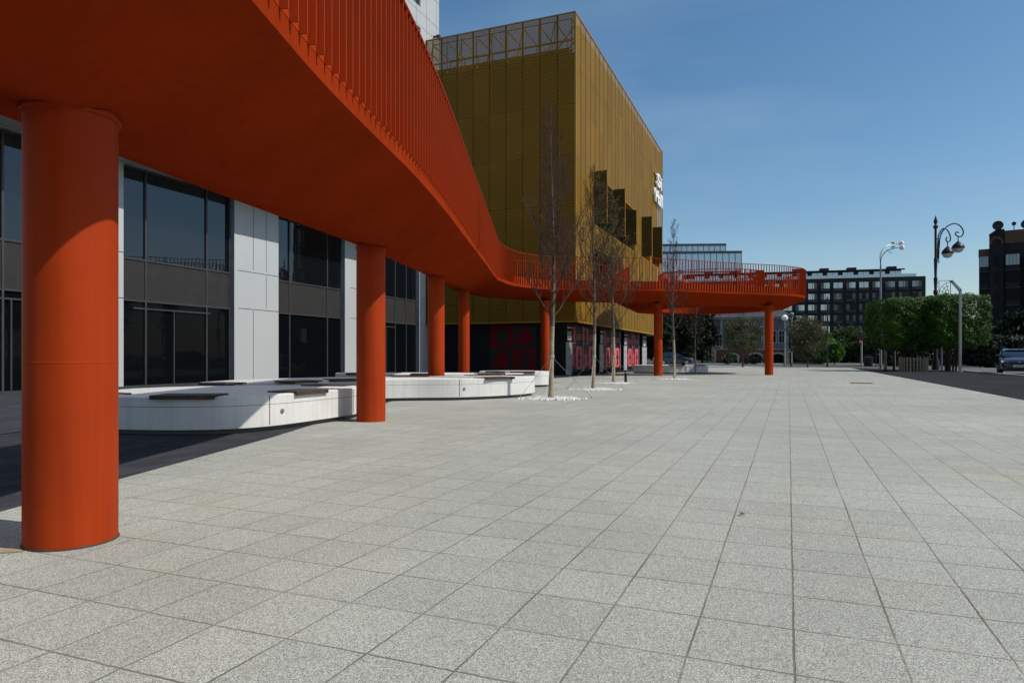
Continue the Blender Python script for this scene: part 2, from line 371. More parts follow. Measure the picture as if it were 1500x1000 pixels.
# ================================================================ GROUND
g = MB(); g.add([(-1500, -600, -.03), (1500, -600, -.03), (1500, 3000, -.03), (-1500, 3000, -.03)], [(0, 1, 2, 3)]); struct(g, 'ground', 'soil')
def sheet(name, m, pts, z):
    b = MB(); b.add([(x, y, z) for x, y in pts], [tuple(range(len(pts)))]); return struct(b, name, m)
xy = lambda s, t: W(s, t)[:2]
sheet('plaza_paving', 'plaza', [xy(-30, -5), xy(66, -5), xy(78, 8), xy(72, 30), xy(-30, 30)][::1], 0.0)
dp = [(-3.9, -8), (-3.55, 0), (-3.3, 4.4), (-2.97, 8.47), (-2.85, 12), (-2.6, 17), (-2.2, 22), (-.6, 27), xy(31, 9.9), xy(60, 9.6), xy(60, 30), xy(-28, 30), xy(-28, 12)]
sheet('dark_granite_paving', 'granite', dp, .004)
sheet('asphalt_path', 'asphalt', [xy(-30, -5.02), xy(-30, -10.7), xy(52, -10.7), xy(60, -9), xy(66, -5.02)], .004)
sheet('road', 'road', [xy(-30, -10.72), xy(-30, -24), xy(300, -24), xy(300, -10.72)], 0.0)
# far cross road and kerbs
sheet('cross_road', 'road', [(-60, 78), (110, 78), (110, 87), (-60, 87)], .008)
kb = MB()
kb.box(-30, 130, 87, 87.4, -.02, .14); struct(kb, 'kerb', 'kerb')
kb = MB(); kb.box(-30, 130, 87.4, 90.5, -.02, .10); struct(kb, 'pavement', 'kerb')
ks = MB(); ks.box(20, 52, -10.72, -10.5, -.02, .10, fr=W); struct(ks, 'road_kerb', 'kerb')
gm = MB(); rnd = random.Random(5)
for i in range(5200):
    x, y = rnd.uniform(-10, 60), rnd.uniform(90.5, 104); h = rnd.uniform(.1, .3); a = rnd.uniform(0, 3.14); dx, dy = .05 * math.cos(a), .05 * math.sin(a)
    gm.add([(x - dx, y - dy, 0), (x + dx, y + dy, 0), (x + rnd.uniform(-.1, .1), y, h)], [(0, 1, 2)])
gm.add([(-40, 90.5, .02), (130, 90.5, .02), (130, 104, .02), (-40, 104, .02)], [(0, 1, 2, 3)])
tag(gm.build('grass', 'grass'), 'strip of green grass behind the far pavement', 'grass', kind='stuff')
cv = MB(); c0 = W(0, 0); Xc, Yc = ground_px(1262, 25.6)
cv.box(-.38, .38, -.42, .42, .003, .008); cv.box(-.33, .33, -.37, .37, .008, .011)
tag(cv.build('drain_cover', 'rust', at=(Xc, Yc, 0), rotz=-TH), 'small rusty brown cover set flush in the pale paving', 'drain cover')
lf = MB(); lf.add([(0, 0, .012), (.03, .006, .02), (.05, .03, .008), (.02, .035, .022)], [(0, 1, 2, 3)])
tag(lf.build('dry_leaf', 'rust', at=(ground_px(1083, 1000 / 234)[0], 1000 / 234, 0)), 'tiny dry orange leaf lying on the pale paving', 'leaf')

# ================================================================ ELEVATED WALKWAY
def zb(y): return 2.10 + .0555 * min(y, 29.7)
RL = [((-1.50, -9), (-3.35, -9)), ((-1.36, 0), (-3.12, 0)), ((-1.31, 3.4), (-2.99, 3.7)), ((-1.28, 4.7), (-2.88, 4.95)), ((-1.2, 6), (-2.78, 6.4)),
      ((-1.08, 7.8), (-2.66, 8.2)), ((-.98, 10.6), (-2.50, 10.9)), ((-.87, 15.6), (-2.38, 15.8)), ((-.75, 21), (-2.32, 21.2)), ((-.66, 25.5), (-2.42, 25.5)),
      ((-.55, 28.6), (-2.38, 29.2)), ((-.25, 30.4), (-1.9, 31.4)), ((.35, 31.8), (-1.1, 33.1)), ((1.7, 33.0), (.4, 34.4)),
      ((4.2, 33.35), (3.2, 35.4)), ((7.2, 33.75), (6.4, 36.9))]
Rp = catmull([(*a, 0) for a, b in RL], -10); Lp = catmull([(*b, 0) for a, b in RL], -10)
ring = [(7.2, 33.75), (8.8, 34.3), (10.7, 35.1), (12.6, 35.75), (14.4, 36.4), (15.9, 37.5), (16.8, 39.2), (16.95, 41), (16.2, 43), (14.6, 44.9), (12, 45.9),
        (9.4, 45.6), (7.4, 44.2), (6.5, 42), (6.2, 39.5), (6.4, 36.9)]
RG = catmull([(x, y, 0) for x, y in ring], .4)
walk = thing('elevated_walkway', 'orange steel elevated walkway on round columns curving across the plaza', 'walkway', (0, 0, 0))
def deck_strip(Rq, Lq, mb):
    rows = []
    for r, l_ in zip(Rq, Lq):
        b = zb(r.y); g_ = r.lerp(l_, .55)
        rows.append([(r.x, r.y, b + .5), (r.x, r.y, b + .66), (l_.x, l_.y, b + .66), (l_.x, l_.y, b + .1), (g_.x, g_.y, b)])
    n = len(rows); k = 5; vs = [p for rr in rows for p in rr]
    fs = [(i * k + j, i * k + (j + 1) % k, (i + 1) * k + (j + 1) % k, (i + 1) * k + j) for i in range(n - 1) for j in range(k)]
    fs += [tuple(range(k)), tuple((n - 1) * k + j for j in range(k - 1, -1, -1))]
    mb.add(vs, fs)
dm = MB(); Rx, Lx = list(Rp), list(Lp)
for k in range(1, 5):
    Rx.append(Vector((7.2 + .33 * k, 33.80 + .12 * k, 0))); Lx.append(Vector((6.4 + .4 * k, 36.85 + .05 * k, 0)))
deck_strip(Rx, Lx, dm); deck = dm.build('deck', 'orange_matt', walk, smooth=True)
HC = Vector((11.8, 40.6, 0)); HRAD = 3.0
rm = MB(); B = 3.75; N = len(RG); rows = []
for p in RG:
    d = (HC - p); dn = d.normalized(); ins = p + dn * 1.05; h_ = HC - dn * HRAD
    rows.append([(p.x, p.y, B + .5), (p.x, p.y, B + .663), (h_.x, h_.y, B + .663), (h_.x, h_.y, B), (ins.x, ins.y, B - .002)])
vs = [q for r_ in rows for q in r_]
rm.add(vs, [(i * 5 + j, i * 5 + (j + 1) % 5, ((i + 1) % N) * 5 + (j + 1) % 5, ((i + 1) % N) * 5 + j) for i in range(N) for j in range(5)])
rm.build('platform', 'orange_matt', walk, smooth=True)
# parapet round the opening of the platform
# railing line
line = [Vector((p.x, p.y, zb(p.y) + .66)) for p in list(Rp)[:-1]] + [Vector((p.x, p.y, B + .66)) for p in RG[:-1]] + [Vector((p.x, p.y, zb(p.y if p.y > 29 else p.y) + .66)) for p in reversed(Lp)]
def rail_strip(line, mb, w0, w1, z0, z1):
    vs = []; n = len(line)
    for i, p in enumerate(line):
        d = line[min(i + 1, n - 1)] - line[max(i - 1, 0)]; nn = Vector((d.y, -d.x, 0)).normalized()
        for a, z in ((w0, z0), (w1, z0), (w1, z1), (w0, z1)): q = p + nn * a; vs.append((q.x, q.y, p.z + z))
    mb.add(vs, [(i * 4 + j, (i + 1) * 4 + j, (i + 1) * 4 + (j + 1) % 4, i * 4 + (j + 1) % 4) for i in range(n - 1) for j in range(4)])
hr = MB(); rail_strip(line, hr, .0, .06, 1.415, 1.437); hr.build('handrail', 'orange', walk)
kp = MB(); rail_strip(line, kp, -.012, .003, -.02, .30); kp.build('kick_plate', 'orange', walk)
def baluster(mb, T=lambda p: p):
    def bx(x0, x1, y0, y1, z0, z1): mb.box(x0, x1, y0, y1, z0, z1, fr=lambda x, y, z: T((x, y, z)))
    bx(.004, .055, -.007, .007, -.03, 1.415)
bm0 = MB(); baluster(bm0)
proto = None; rest = MB(); acc = 0; cnt = 0; placed = []
nxt = .05
for i in range(len(line) - 1):
    a, b = line[i], line[i + 1]; sl = (Vector((b.x, b.y, 0)) - Vector((a.x, a.y, 0))).length
    while nxt <= acc + sl and sl > 1e-6:
        t = (nxt - acc) / sl; p = a.lerp(b, t); d = (b - a); placed.append((p, math.atan2(d.y, d.x) - math.pi / 2)); nxt += .168
    acc += sl
pin = MB(); ih = MB(); ik = MB(); NI = 150
for k in range(NI):
    a = 2 * math.pi * k / NI; ca, sa = math.cos(a), math.sin(a)
    baluster(pin, lambda v: (HC.x + (HRAD + v[0]) * ca - v[1] * sa, HC.y + (HRAD + v[0]) * sa + v[1] * ca, B + .66 + v[2]))
o = pin.build('inner_balusters', 'orange', walk); o['kind'] = 'stuff'
circ = [Vector((HC.x + HRAD * math.cos(2 * math.pi * k / 96), HC.y + HRAD * math.sin(2 * math.pi * k / 96), B + .66)) for k in range(97)]
rail_strip(circ, ih, .0, .06, 1.415, 1.437); ih.build('inner_handrail', 'orange', walk); rail_strip(circ, ik, -.012, .003, -.02, .30); ik.build('inner_kick_plate', 'orange', walk)
near = [q for q in placed if q[0].x > -1.6 and 3.0 < q[0].y][:100]
nearset = set(id(q) for q in near)
for q in placed:
    p, a = q
    if id(q) in nearset:
        if proto is None: proto = bm0.build('baluster', 'orange', walk); o = proto
        else: o = proto.copy(); sc.collection.objects.link(o); o.parent = walk
        o.location = p; o.rotation_euler = (0, 0, a)
    else:
        ca, sa = math.cos(a), math.sin(a)
        baluster(rest, lambda v: (p.x + v[0] * ca - v[1] * sa, p.y + v[0] * sa + v[1] * ca, p.z + v[2]))
ro = rest.build('balusters', 'orange', walk); ro['kind'] = 'stuff'
# columns
cols = [(-2.40, 3.72, .06), (-2.19, 10.6, .03), (-2.03, 18.3, .03), (-1.9, 27.0, .03), (1.64, 33.7, 0), (7.60, 35.5, 0), (13.93, 37.0, 0), (-2.5, -4.0, .05)]
cproto = None
for x, y, up in cols:
    cm = MB(); top = zb(y) + up; rr = .222
    cm.lathe([(rr, -.02), (rr, .012), (rr + .0, .02), (rr, .6), (rr, 1.2), (rr, top)], n=64)
    c = cm.build('column', 'orange', walk, smooth=True, at=(x, y, 0))
    sm = MB(); sm.lathe([(.2222, .96), (.2232, .965), (.2232, .97), (.2222, .975)], n=64); sm.build('weld_seam', 'orange', c, smooth=True)
    cp = MB(); cp.lathe([(.238, zb(y) - .02), (.238, zb(y) - .006)], n=48); cp.build('cap_plate', 'orange', c, smooth=True)
    if abs(y - 3.72) < .1:
        wl = MB(); wl.tube([(.2235 * math.cos(a), .2235 * math.sin(a), .004 + .002 * math.sin(a * 7)) for a in [2 * math.pi * k / 48 for k in range(49)]], .006, 5); wl.build('base_grime_shade', 'bark_dark', c)  # dark ring: foot grime and the thin gap's shade put into the colour
rs = MB(); rs.add([(-2.80, 3.50, .003), (-2.68, 3.46, .003), (-2.57, 3.475, .003), (-2.5, 3.50, .003), (-2.58, 3.56, .003), (-2.7, 3.545, .003), (-2.78, 3.535, .003)], [(0, 1, 2, 3, 4, 5, 6)])
so_ = rs.build('rust_stain', 'rust_stain'); so_['kind'] = 'structure'

# ================================================================ WHITE BUILDING
FT = 19.55; SE = s_on_t(643, FT)[0]
wb = thing('white_office_building', 'tall white panelled office building with dark glazed bays behind the walkway', 'office building', W(20, FT, 0))
def wpart(mb, name, m, parent=None, **k):
    o = mb.build(name, m, parent or wb, **k)
    if parent is None: o.matrix_parent_inverse = Matrix.Translation(-wb.location)
    return o
sx = lambda px: s_on_t(px, FT)[0]
bays = [(-8.0, -3.5), (sx(-330), sx(-180)), (sx(-120), sx(85)), (sx(181), sx(343)), (sx(408), sx(505)), (sx(531), sx(614))]
bays = sorted(bays)
wall = MB(); prev = -20.0
ZT = 7.15
def box_st(mb, s0, s1, t0, t1, z0, z1, mi=0): mb.box(s0, s1, t0, t1, z0, z1, mi, fr=W)
for a, b in bays:
    box_st(wall, prev, a, FT, FT + .5, 0, ZT); prev = b
box_st(wall, prev, SE, FT, FT + .5, 0, ZT)
box_st(wall, -20, SE, FT + .51, FT + 14, 0, ZT - .01)
wpart(wall, 'wall', 'white_panel')
# upper storeys with window openings
up = MB(); zw = [(8.6, 11.4), (12.2, 15.0), (16.2, 19.8), (21.0, 24.2), (25.2, 28.4)]
wins = [(s0, s0 + 3.0) for s0 in (-6, 0, 6, 12, 18, 24)] + [(sx(572), sx(616))]
zprev = ZT + .002
for z0, z1 in zw:
    box_st(up, -20, SE, FT, FT + .5, zprev, z0)
    p = -20
    for a, b in wins: box_st(up, p, a, FT, FT + .5, z0, z1); p = b
    box_st(up, p, SE, FT, FT + .5, z0, z1); zprev = z1
box_st(up, -20, SE, FT, FT + .5, zprev, 34)
box_st(up, -20, SE, FT + .51, FT + 14, ZT, 34)
wpart(up, 'upper_wall', 'white_panel')
jt = MB()
for z in (8.0, 9.3, 12.0, 15.3, 16.0, 17.5, 19.9, 20.7, 22.2, 24.4, 27, 30): box_st(jt, -20, SE, FT - .003, FT + .01, z, z + .02)
s = -19.0
while s < SE:
    last = ZT
    for z0, z1 in zw + [(34, 34)]:
        inw = any(a - .02 < s < b + .02 for a, b in wins)
        if not inw and z0 < 34: box_st(jt, s, s + .02, FT - .0032, FT + .01, z0, z1)
        box_st(jt, s, s + .02, FT - .0034, FT + .01, last, z0); last = z1
    s += 1.2
wpart(jt, 'panel_joints', 'joint')
for z0, z1 in zw:
    for a, b in wins:
        if z1 > 12 and (a > 20) or z0 < 10 or True:
            wf = MB(); m_ = (a + b) / 2
            for q0, q1 in ((a, a + .08), (m_ - .04, m_ + .04), (b - .08, b)): box_st(wf, q0, q1, FT + .12, FT + .2, z0, z1)
            box_st(wf, a + .08, m_ - .04, FT + .122, FT + .2, z0, z0 + .07); box_st(wf, m_ + .04, b - .08, FT + .122, FT + .2, z1 - .07, z1)
            f = wpart(wf, 'upper_window', 'frame')
            wg = MB(); box_st(wg, a, b, FT + .16, FT + .18, z0, z1); wg.build('pane', 'sky_glass', f).matrix_parent_inverse = Matrix()
# canopy shading the ground floor glazing
cn = MB(); box_st(cn, -20, 30, FT - 1.3, FT - .002, 7.17, 7.75); wpart(cn, 'canopy', 'white_panel')
# ground-floor bays
def bay(a, b, muls, doors, leaf=None):
    fr_ = MB(); gls = MB(); spn = MB(); rv = MB()
    y0 = FT + .16
    ms = [a + .03] + muls + [b - .05]
    for i, m_ in enumerate(ms):
        box_st(fr_, m_ - .03, m_ + .03, y0, y0 + .1, .0, ZT)
    for z in (.03, 2.82, 4.17, ZT - .05):
        for i in range(len(ms) - 1): box_st(fr_, ms[i] + .03, ms[i + 1] - .03, y0 + .002, y0 + .1, z - .03, z + .03)
    for m_, w_ in doors:
        box_st(fr_, m_ - .02, m_ + .02, y0 - .01, y0 + .1, .06, 2.55)
        box_st(fr_, m_ - w_, m_ + w_, y0 - .006, y0 + .09, 2.55, 2.6)
    f = wpart(fr_, 'glazing_frame', 'frame')
    box_st(gls, a, b, y0 + .05, y0 + .07, 4.17, ZT); gls.build('upper_pane', 'upper_glass', f); gls = MB(); box_st(gls, a, b, y0 + .05, y0 + .07, 0.02, 2.82); gls.build('pane', 'glass', f)
    box_st(spn, a, b, y0 + .03, y0 + .06, 2.85, 4.14); spn.build('spandrel', 'spandrel', f)
    box_st(rv, b - .02, b - .003, FT - .02, y0 + .12, 0, ZT); rv.build('reveal', 'reveal', f)
bay(*bays[5 - 2] if False else (sx(181), sx(343)), [sx(219), sx(308)], [(sx(260), 1.6)])
bay(sx(408), sx(505), [sx(429), sx(484)], [])
bay(sx(531), sx(614), [sx(556), sx(583), sx(599)], [(sx(570), .8)])
a, b = sx(-120), sx(85)
bay(a, b, [sx(-60), sx(10), sx(50)], [(sx(22), .5)])
for a, b in bays:
    if b < sx(-100): bay(a, b, [(a + b) / 2], [])
# ground-floor panel joints
gj = MB()
def pj(px, z0, z1): q = sx(px); box_st(gj, q - .012, q + .012, FT - .003, FT + .01, z0, z1)
def hj(pa, pb, z): box_st(gj, sx(pa), sx(pb), FT - .0036, FT + .01, z - .012, z + .012)
for px in (371, 390): pj(px, 4.4, 7.1)
pj(390, 2.95, 4.25); pj(371, .05, 2.8)
for z in (2.85, 4.3): hj(349, 408, z); hj(172, 181, z); hj(513, 531, z); hj(619, 642, z)
for px in (524,): pj(px, 0, 7)
wpart(gj, 'wall_joints', 'joint')
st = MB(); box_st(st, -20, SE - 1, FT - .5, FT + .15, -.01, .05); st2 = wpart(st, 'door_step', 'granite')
lm = MB(); Ls = s_on_t(635, FT)[0]; box_st(lm, Ls - .05, Ls + .05, FT - .3, FT, 19.9, 20.0); box_st(lm, Ls - .12, Ls + .12, FT - .42, FT - .3, 19.75, 20.0); wpart(lm, 'facade_lamp', 'steel_dark')

# ================================================================ GOLD BUILDING
GS, GT, GE = 34.9, 10.5, 61.8; GZ0, GZ1 = 2.89, 19.3
gb = thing('gold_mesh_hall', 'gold perforated metal clad hall with folded out shutters above a black base', 'building', W(GS, GT, 0))
def gpart(mb, name, m, parent=None, **k):
    o = mb.build(name, m, parent or gb, **k)
    if parent is None: o.matrix_parent_inverse = Matrix.Translation(-gb.location)
    return o
BT = FT - .003
lfm = MB(); lfm.add([W(GS, BT, GZ0), W(GS, GT, GZ0), W(GS, GT, 17.3), W(GS, BT, 17.3)], [(0, 1, 2, 3)])
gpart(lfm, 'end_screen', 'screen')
pf = MB(); pf.add([W(GS, BT, 17.3), W(GS, GT, 17.3), W(GS, GT, GZ1), W(GS, BT, GZ1)], [(0, 1, 2, 3)])
gpart(pf, 'parapet_screen', 'screen_open'); pf = MB()
pf.add([W(GE, GT, 17.3), W(GE, BT + 6, 17.3), W(GE, BT + 6, GZ1), W(GE, GT, GZ1)], [(0, 1, 2, 3)])
gpart(pf, 'parapet_screen', 'screen_open')
# front screen with openings
gs = lambda px: s_on_t(px, GT)[0]
ops = [(gs(870), gs(930), 8.7, 11.75), (gs(940), gs(952), 8.7, 11.75), (gs(956), gs(966), 8.7, 11.75), (gs(868), gs(900), 5.0, 7.35)]
ss = sorted({GS, GE} | {o[0] for o in ops} | {o[1] for o in ops}); zs = sorted({GZ0, GZ1, 17.3} | {o[2] for o in ops} | {o[3] for o in ops})
ff = MB()
for i in range(len(ss) - 1):
    for j in range(len(zs) - 1):
        cs_, cz = (ss[i] + ss[i + 1]) / 2, (zs[j] + zs[j + 1]) / 2
        if any(o[0] < cs_ < o[1] and o[2] < cz < o[3] for o in ops): continue
        ff.add([W(ss[i], GT, zs[j]), W(ss[i + 1], GT, zs[j]), W(ss[i + 1], GT, zs[j + 1]), W(ss[i], GT, zs[j + 1])], [(0, 1, 2, 3)])
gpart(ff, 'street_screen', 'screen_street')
# trims
tr = MB()
box_st(tr, GS - .04, GS + .04, GT - .04, GT + .04, GZ0 - .02, GZ1 + .03)
box_st(tr, GE - .04, GE + .04, GT - .04, GT + .04, GZ0 - .02, GZ1 + .03)
box_st(tr, GS + .04, GE - .04, GT - .03, GT + .05, GZ1 - .02, GZ1 + .04); box_st(tr, GS - .03, GS + .05, GT + .04, BT, GZ1 - .02, GZ1 + .04)
box_st(tr, GS + .04, GE - .04, GT - .02, GT + .06, GZ0 - .06, GZ0 + .02); box_st(tr, GS - .02, GS + .06, GT + .04, BT, GZ0 - .06, GZ0 + .02)
gpart(tr, 'edge_trim', 'gold')
# cavity wall behind the mesh, with window recesses behind the openings
cw = MB()
box_st(cw, GS + .45, GE - .06, GT + 1.9, BT + 10, GZ0 + .01, 17.2)
box_st(cw, GS + .452, GE - .062, GT + .45, GT + 1.9, 11.9, 17.2)
box_st(cw, GS + .452, GE - .062, GT + .45, GT + 1.9, 7.5, 8.55); box_st(cw, GS + .452, GE - .062, GT + .45, GT + 1.9, GZ0 + .01, 4.9)
box_st(cw, GS + .452, gs(868) - .1, GT + .45, GT + 1.9, 4.9, 11.9); box_st(cw, gs(900) + .2, GE - .064, GT + .45, GT + 1.9, 4.9, 7.5); box_st(cw, gs(931), GE - .064, GT + .45, GT + 1.9, 8.55, 11.9)
box_st(cw, GS + 1.2, GE - .05, GT + .22, GT + .3, 16.9, 19.2)
gpart(cw, 'inner_wall', 'void')
sf = MB(); box_st(sf, GS + .03, GE - .03, GT + .03, BT, GZ0 - .05, GZ0 + .005); gpart(sf, 'soffit', 'black_clad')
rf = MB(); box_st(rf, GS + .46, GE - .35, GT + .5, BT + 9, 17.2, 17.7); gpart(rf, 'roof', 'roof_dark')
# reveals of the openings (gold linings) and glass
rv = MB(); gl = MB()
for a, b, z0, z1 in ops:
    box_st(rv, a, b, GT - .01, GT + .42, z1 - .03, z1 + .03); box_st(rv, a, b, GT - .01, GT + .42, z0 - .04, z0 + .02)
    box_st(rv, b - .03, b + .03, GT - .008, GT + .42, z0 + .02, z1 - .03)
a, b, z0, z1 = ops[0]; box_st(gl, a, b, GT + 1.82, GT + 1.88, z0, z1)
a, b, z0, z1 = ops[3]; box_st(gl, a, b, GT + 1.82, GT + 1.88, z0, z1)
gpart(rv, 'opening_lining', 'gold'); gpart(gl, 'recessed_glazing', 'mid_glass')
for px, zt in ((870, 11.75), (898, 11.75), (916, 11.1), (940, 11.75), (956, 11.75)):
    s0 = gs(px); fm = MB(); box_st(fm, s0 - .03, s0 + .03, GT - .76, GT - .012, 8.7, zt)
    f = gpart(fm, 'shutter', 'bronze')
    fe = MB(); box_st(fe, s0 - .045, s0 + .05, GT - .80, GT - .762, 8.68, zt + .02); fe.build('shutter_edge', 'gold', f)
# roof steelwork behind the parapet screen
rt = MB(); n_ = 9
for k in range(n_ + 1):
    t_ = GT + .3 + k * (BT - GT - .6) / n_
    rt.tube([W(GS + .3, t_, 17.3), W(GS + .3, t_, 19.2)], .032, 4)
    rt.tube([W(GS + .3, t_, 19.15), W(GS + 2.6, t_, 19.15)], .032, 4); rt.tube([W(GS + 2.6, t_, 17.3), W(GS + 2.6, t_, 19.15)], .032, 4)
    if k % 2 == 0: rt.tube([W(GS + .3, t_, 17.4), W(GS + 2.6, t_, 19.1)], .03, 4)
    else: rt.tube([W(GS + .3, t_, 19.1), W(GS + 1.2, t_ + .8, 17.4)], .03, 4)
for z in (18.0, 19.15): rt.tube([W(GS + .32, GT + .3, z), W(GS + .32, BT - .3, z)], .032, 4); rt.tube([W(GS + 2.6, GT + .3, z), W(GS + 2.6, BT - .3, z)], .032, 4)
for k in range(26):
    s_ = GS + 1 + k; rt.tube([W(s_, GT + .3, 17.3), W(s_, GT + .3, 19.2)], .03, 4); rt.tube([W(s_, GT + .3, 19.1), W(s_, GT + 1.8, 17.4)], .04, 4)
gpart(rt, 'roof_steelwork', 'gold')
# black ground floor
BS, BTT, BE = 35.4, 11.2, 57.8
bs = MB(); box_st(bs, BS, BE, BTT + .35, BT, 0, GZ0 - .06); box_st(bs, BS, BS + .8, BTT, BTT + .35, 0, GZ0 - .06)
gpart(bs, 'base_wall', 'black_clad')
bsx = lambda px: s_on_t(px, BTT)[0]; btx = lambda px: t_on_s(px, BS)[0]
for pa, pb in ((828, 836), (877, 882), (912.5, 917), (939.5, 946)):
    pm = MB(); a, b = bsx(pa), bsx(pb)
    box_st(pm, a + .01, b - .01, BTT - .03, BTT + .36, 0, GZ0 - .07, 1); box_st(pm, a, b, BTT - .08, BTT - .031, 0, 1.78); box_st(pm, a, b, BTT - .078, BTT - .031, 1.80, GZ0 - .07, 1)
    for z in (.9, 1.35): box_st(pm, a, b, BTT - .0835, BTT - .07, z, z + .015, 1)
    for k, z in enumerate((2.55, 2.30, 2.22, 2.14, 2.06, 1.94, 1.87)):
        q = a + .15 * (b - a)
        while q < a + .85 * (b - a):
            wd = rnd.uniform(.05, .12); box_st(pm, q, min(q + wd, a + .87 * (b - a)), BTT - .084, BTT - .076, z, z + (.055 if k in (0, 1, 5) else .035), 2); q += wd + .05
    gpart(pm, 'pillar', ['pillar_grey', 'black_clad', 'sign_white'])
# shop posters between the pillars
for (pa, pb) in ((837.5, 875), (883.5, 911), (918.5, 938)):
    a, b = bsx(pa), bsx(pb); wd = (b - a); nn = 4
    gm_ = MB(); box_st(gm_, a, b, BTT + .2, BTT + .24, .12, GZ0 - .08); f = gpart(gm_, 'shop_window', 'poster_black')
    for k in range(nn):
        x0, x1 = a + wd * k / nn + .06, a + wd * (k + 1) / nn - .06
        pm = MB(); col_ = 0 if k % 2 else 1
        if k % 2 == 0:
            box_st(pm, x0, x1, BTT + .18, BTT + .197, 1.75, 2.7, 0)
            pm.prism([(x0 + (x1 - x0) * u, v) for u, v in ((.15, 1.8), (.8, 1.8), (.62, 2.15), (.75, 2.45), (.5, 2.62), (.3, 2.4), (.42, 2.1))], BTT + .16, BTT + .178, 1, fr=lambda x, y, z: W(x, z, y))
            pm.prism([(x0 + (x1 - x0) * u, v) for u, v in ((.1, .3), (.5, .5), (.8, .35), (.7, .9), (.95, 1.2), (.55, 1.1), (.45, 1.5), (.3, 1.1), (.05, 1.2), (.3, .8))], BTT + .16, BTT + .178, 0, fr=lambda x, y, z: W(x, z, y))
        else:
            box_st(pm, x0, x1, BTT + .18, BTT + .197, .25, 1.6, 2)
            pm.prism([(x0 + (x1 - x0) * u, v) for u, v in ((.35, .4), (.65, .4), (.6, .75), (.78, .9), (.62, 1.1), (.55, 1.45), (.42, 1.45), (.4, 1.1), (.25, .95), (.42, .75))], BTT + .16, BTT + .178, 1, fr=lambda x, y, z: W(x, z, y))
            for q in range(3): box_st(pm, x0 + .1, x1 - .05, BTT + .175, BTT + .197, 2.0 + .12 * q, 2.05 + .12 * q, 2)
        pm.build('poster', ['poster_red', 'poster_black', 'poster_pink'], f)
    for q in (a, (a + b) / 2, b):
        mm = MB(); box_st(mm, q - .03, q + .03, BTT + .1, BTT + .22, .1, GZ0 - .08); mm.build('mullion', 'pillar_grey', f)
# mural on the end wall : four squares with abstract silhouettes
t0, t1 = btx(785), btx(718); tm = btx(752); zm = 1.42
def mp(mb, pts, mi, tA, tB, zA, zB, d): mb.prism([(tA + (tB - tA) * u, zA + (zB - zA) * v) for u, v in pts], BS - d, BS - .004, mi, fr=lambda x, y, z: W(z, x, y))
def blob(cx, cy, rx, ry, seed, k=.2, n=22):
    r_ = random.Random(seed); return [(cx + rx * math.cos(2 * math.pi * i / n) * (1 + r_.uniform(-k, k)), cy + ry * math.sin(2 * math.pi * i / n) * (1 + r_.uniform(-k, k))) for i in range(n)]
mu = MB(); sq = [(0, 0), (1, 0), (1, 1), (0, 1)]
mp(mu, sq, 0, tm, t1, zm, 2.74, .012); mp(mu, blob(.5, .55, .27, .30, 3), 1, tm, t1, zm, 2.74, .02); mp(mu, blob(.45, .25, .13, .2, 4), 1, tm, t1, zm, 2.74, .024)
mp(mu, sq, 1, t0, tm, zm, 2.74, .012); mp(mu, blob(.5, .38, .37, .30, 5, .03), 0, t0, tm, zm, 2.74, .02); mp(mu, blob(.45, .70, .2, .26, 6, .04), 0, t0, tm, zm, 2.74, .024)
mp(mu, sq, 1, tm, t1, .08, zm, .0125); mp(mu, blob(.5, .6, .2, .34, 7, .35), 0, tm, t1, .08, zm, .02); mp(mu, blob(.3, .45, .14, .35, 8, .4), 0, tm, t1, .08, zm, .024); mp(mu, blob(.75, .35, .12, .28, 9, .3), 0, tm, t1, .08, zm, .026)
mp(mu, sq, 0, t0, tm, .08, zm, .0125); mp(mu, blob(.42, .5, .10, .42, 10, .25), 1, t0, tm, .08, zm, .02); mp(mu, blob(.3, .72, .2, .08, 12, .3), 1, t0, tm, .08, zm, .024); mp(mu, blob(.62, .35, .06, .3, 13, .2), 1, t0, tm, .08, zm, .022)
gpart(mu, 'mural', ['mural_red_shaded', 'poster_black'])
# roof sign letters
def letters(body, s0, s1, z0, z1, parent):
    c = bpy.data.curves.new('letters', 'FONT'); c.body = body; c.size = 1; c.extrude = .08; c.offset = .012; c.resolution_u = 3
    o = bpy.data.objects.new('tmp', c); sc.collection.objects.link(o)
    bpy.context.view_layer.update()
    me = bpy.data.meshes.new_from_object(o.evaluated_get(bpy.context.evaluated_depsgraph_get())); bpy.data.objects.remove(o)
    xs = [v.co.x for v in me.vertices]; ys = [v.co.y for v in me.vertices]
    x0, x1, y0, y1 = min(xs), max(xs), min(ys), max(ys)
    for v in me.vertices:
        s_ = s0 + (v.co.x - x0) / (x1 - x0) * (s1 - s0); z_ = z0 + (v.co.y - y0) / (y1 - y0) * (z1 - z0)
        v.co = W(s_, GT - .16 - v.co.z * 1.0, z_)
    me.materials.clear(); me.materials.append(M['sign_white'])
    o = bpy.data.objects.new('sign_letters', me); sc.collection.objects.link(o); o.parent = parent
    o.matrix_parent_inverse = Matrix.Translation(-parent.location)
letters('Si', gs(959), gs(966), 15.45, 16.6, gb); letters('Hall', gs(956.5), gs(967), 13.95, 15.1, gb)
sr = MB()
for z in (14.1, 14.9, 15.6, 16.4): box_st(sr, gs(957.5), gs(966), GT - .1, GT - .01, z, z + .04)
gpart(sr, 'sign_rail', 'gold')

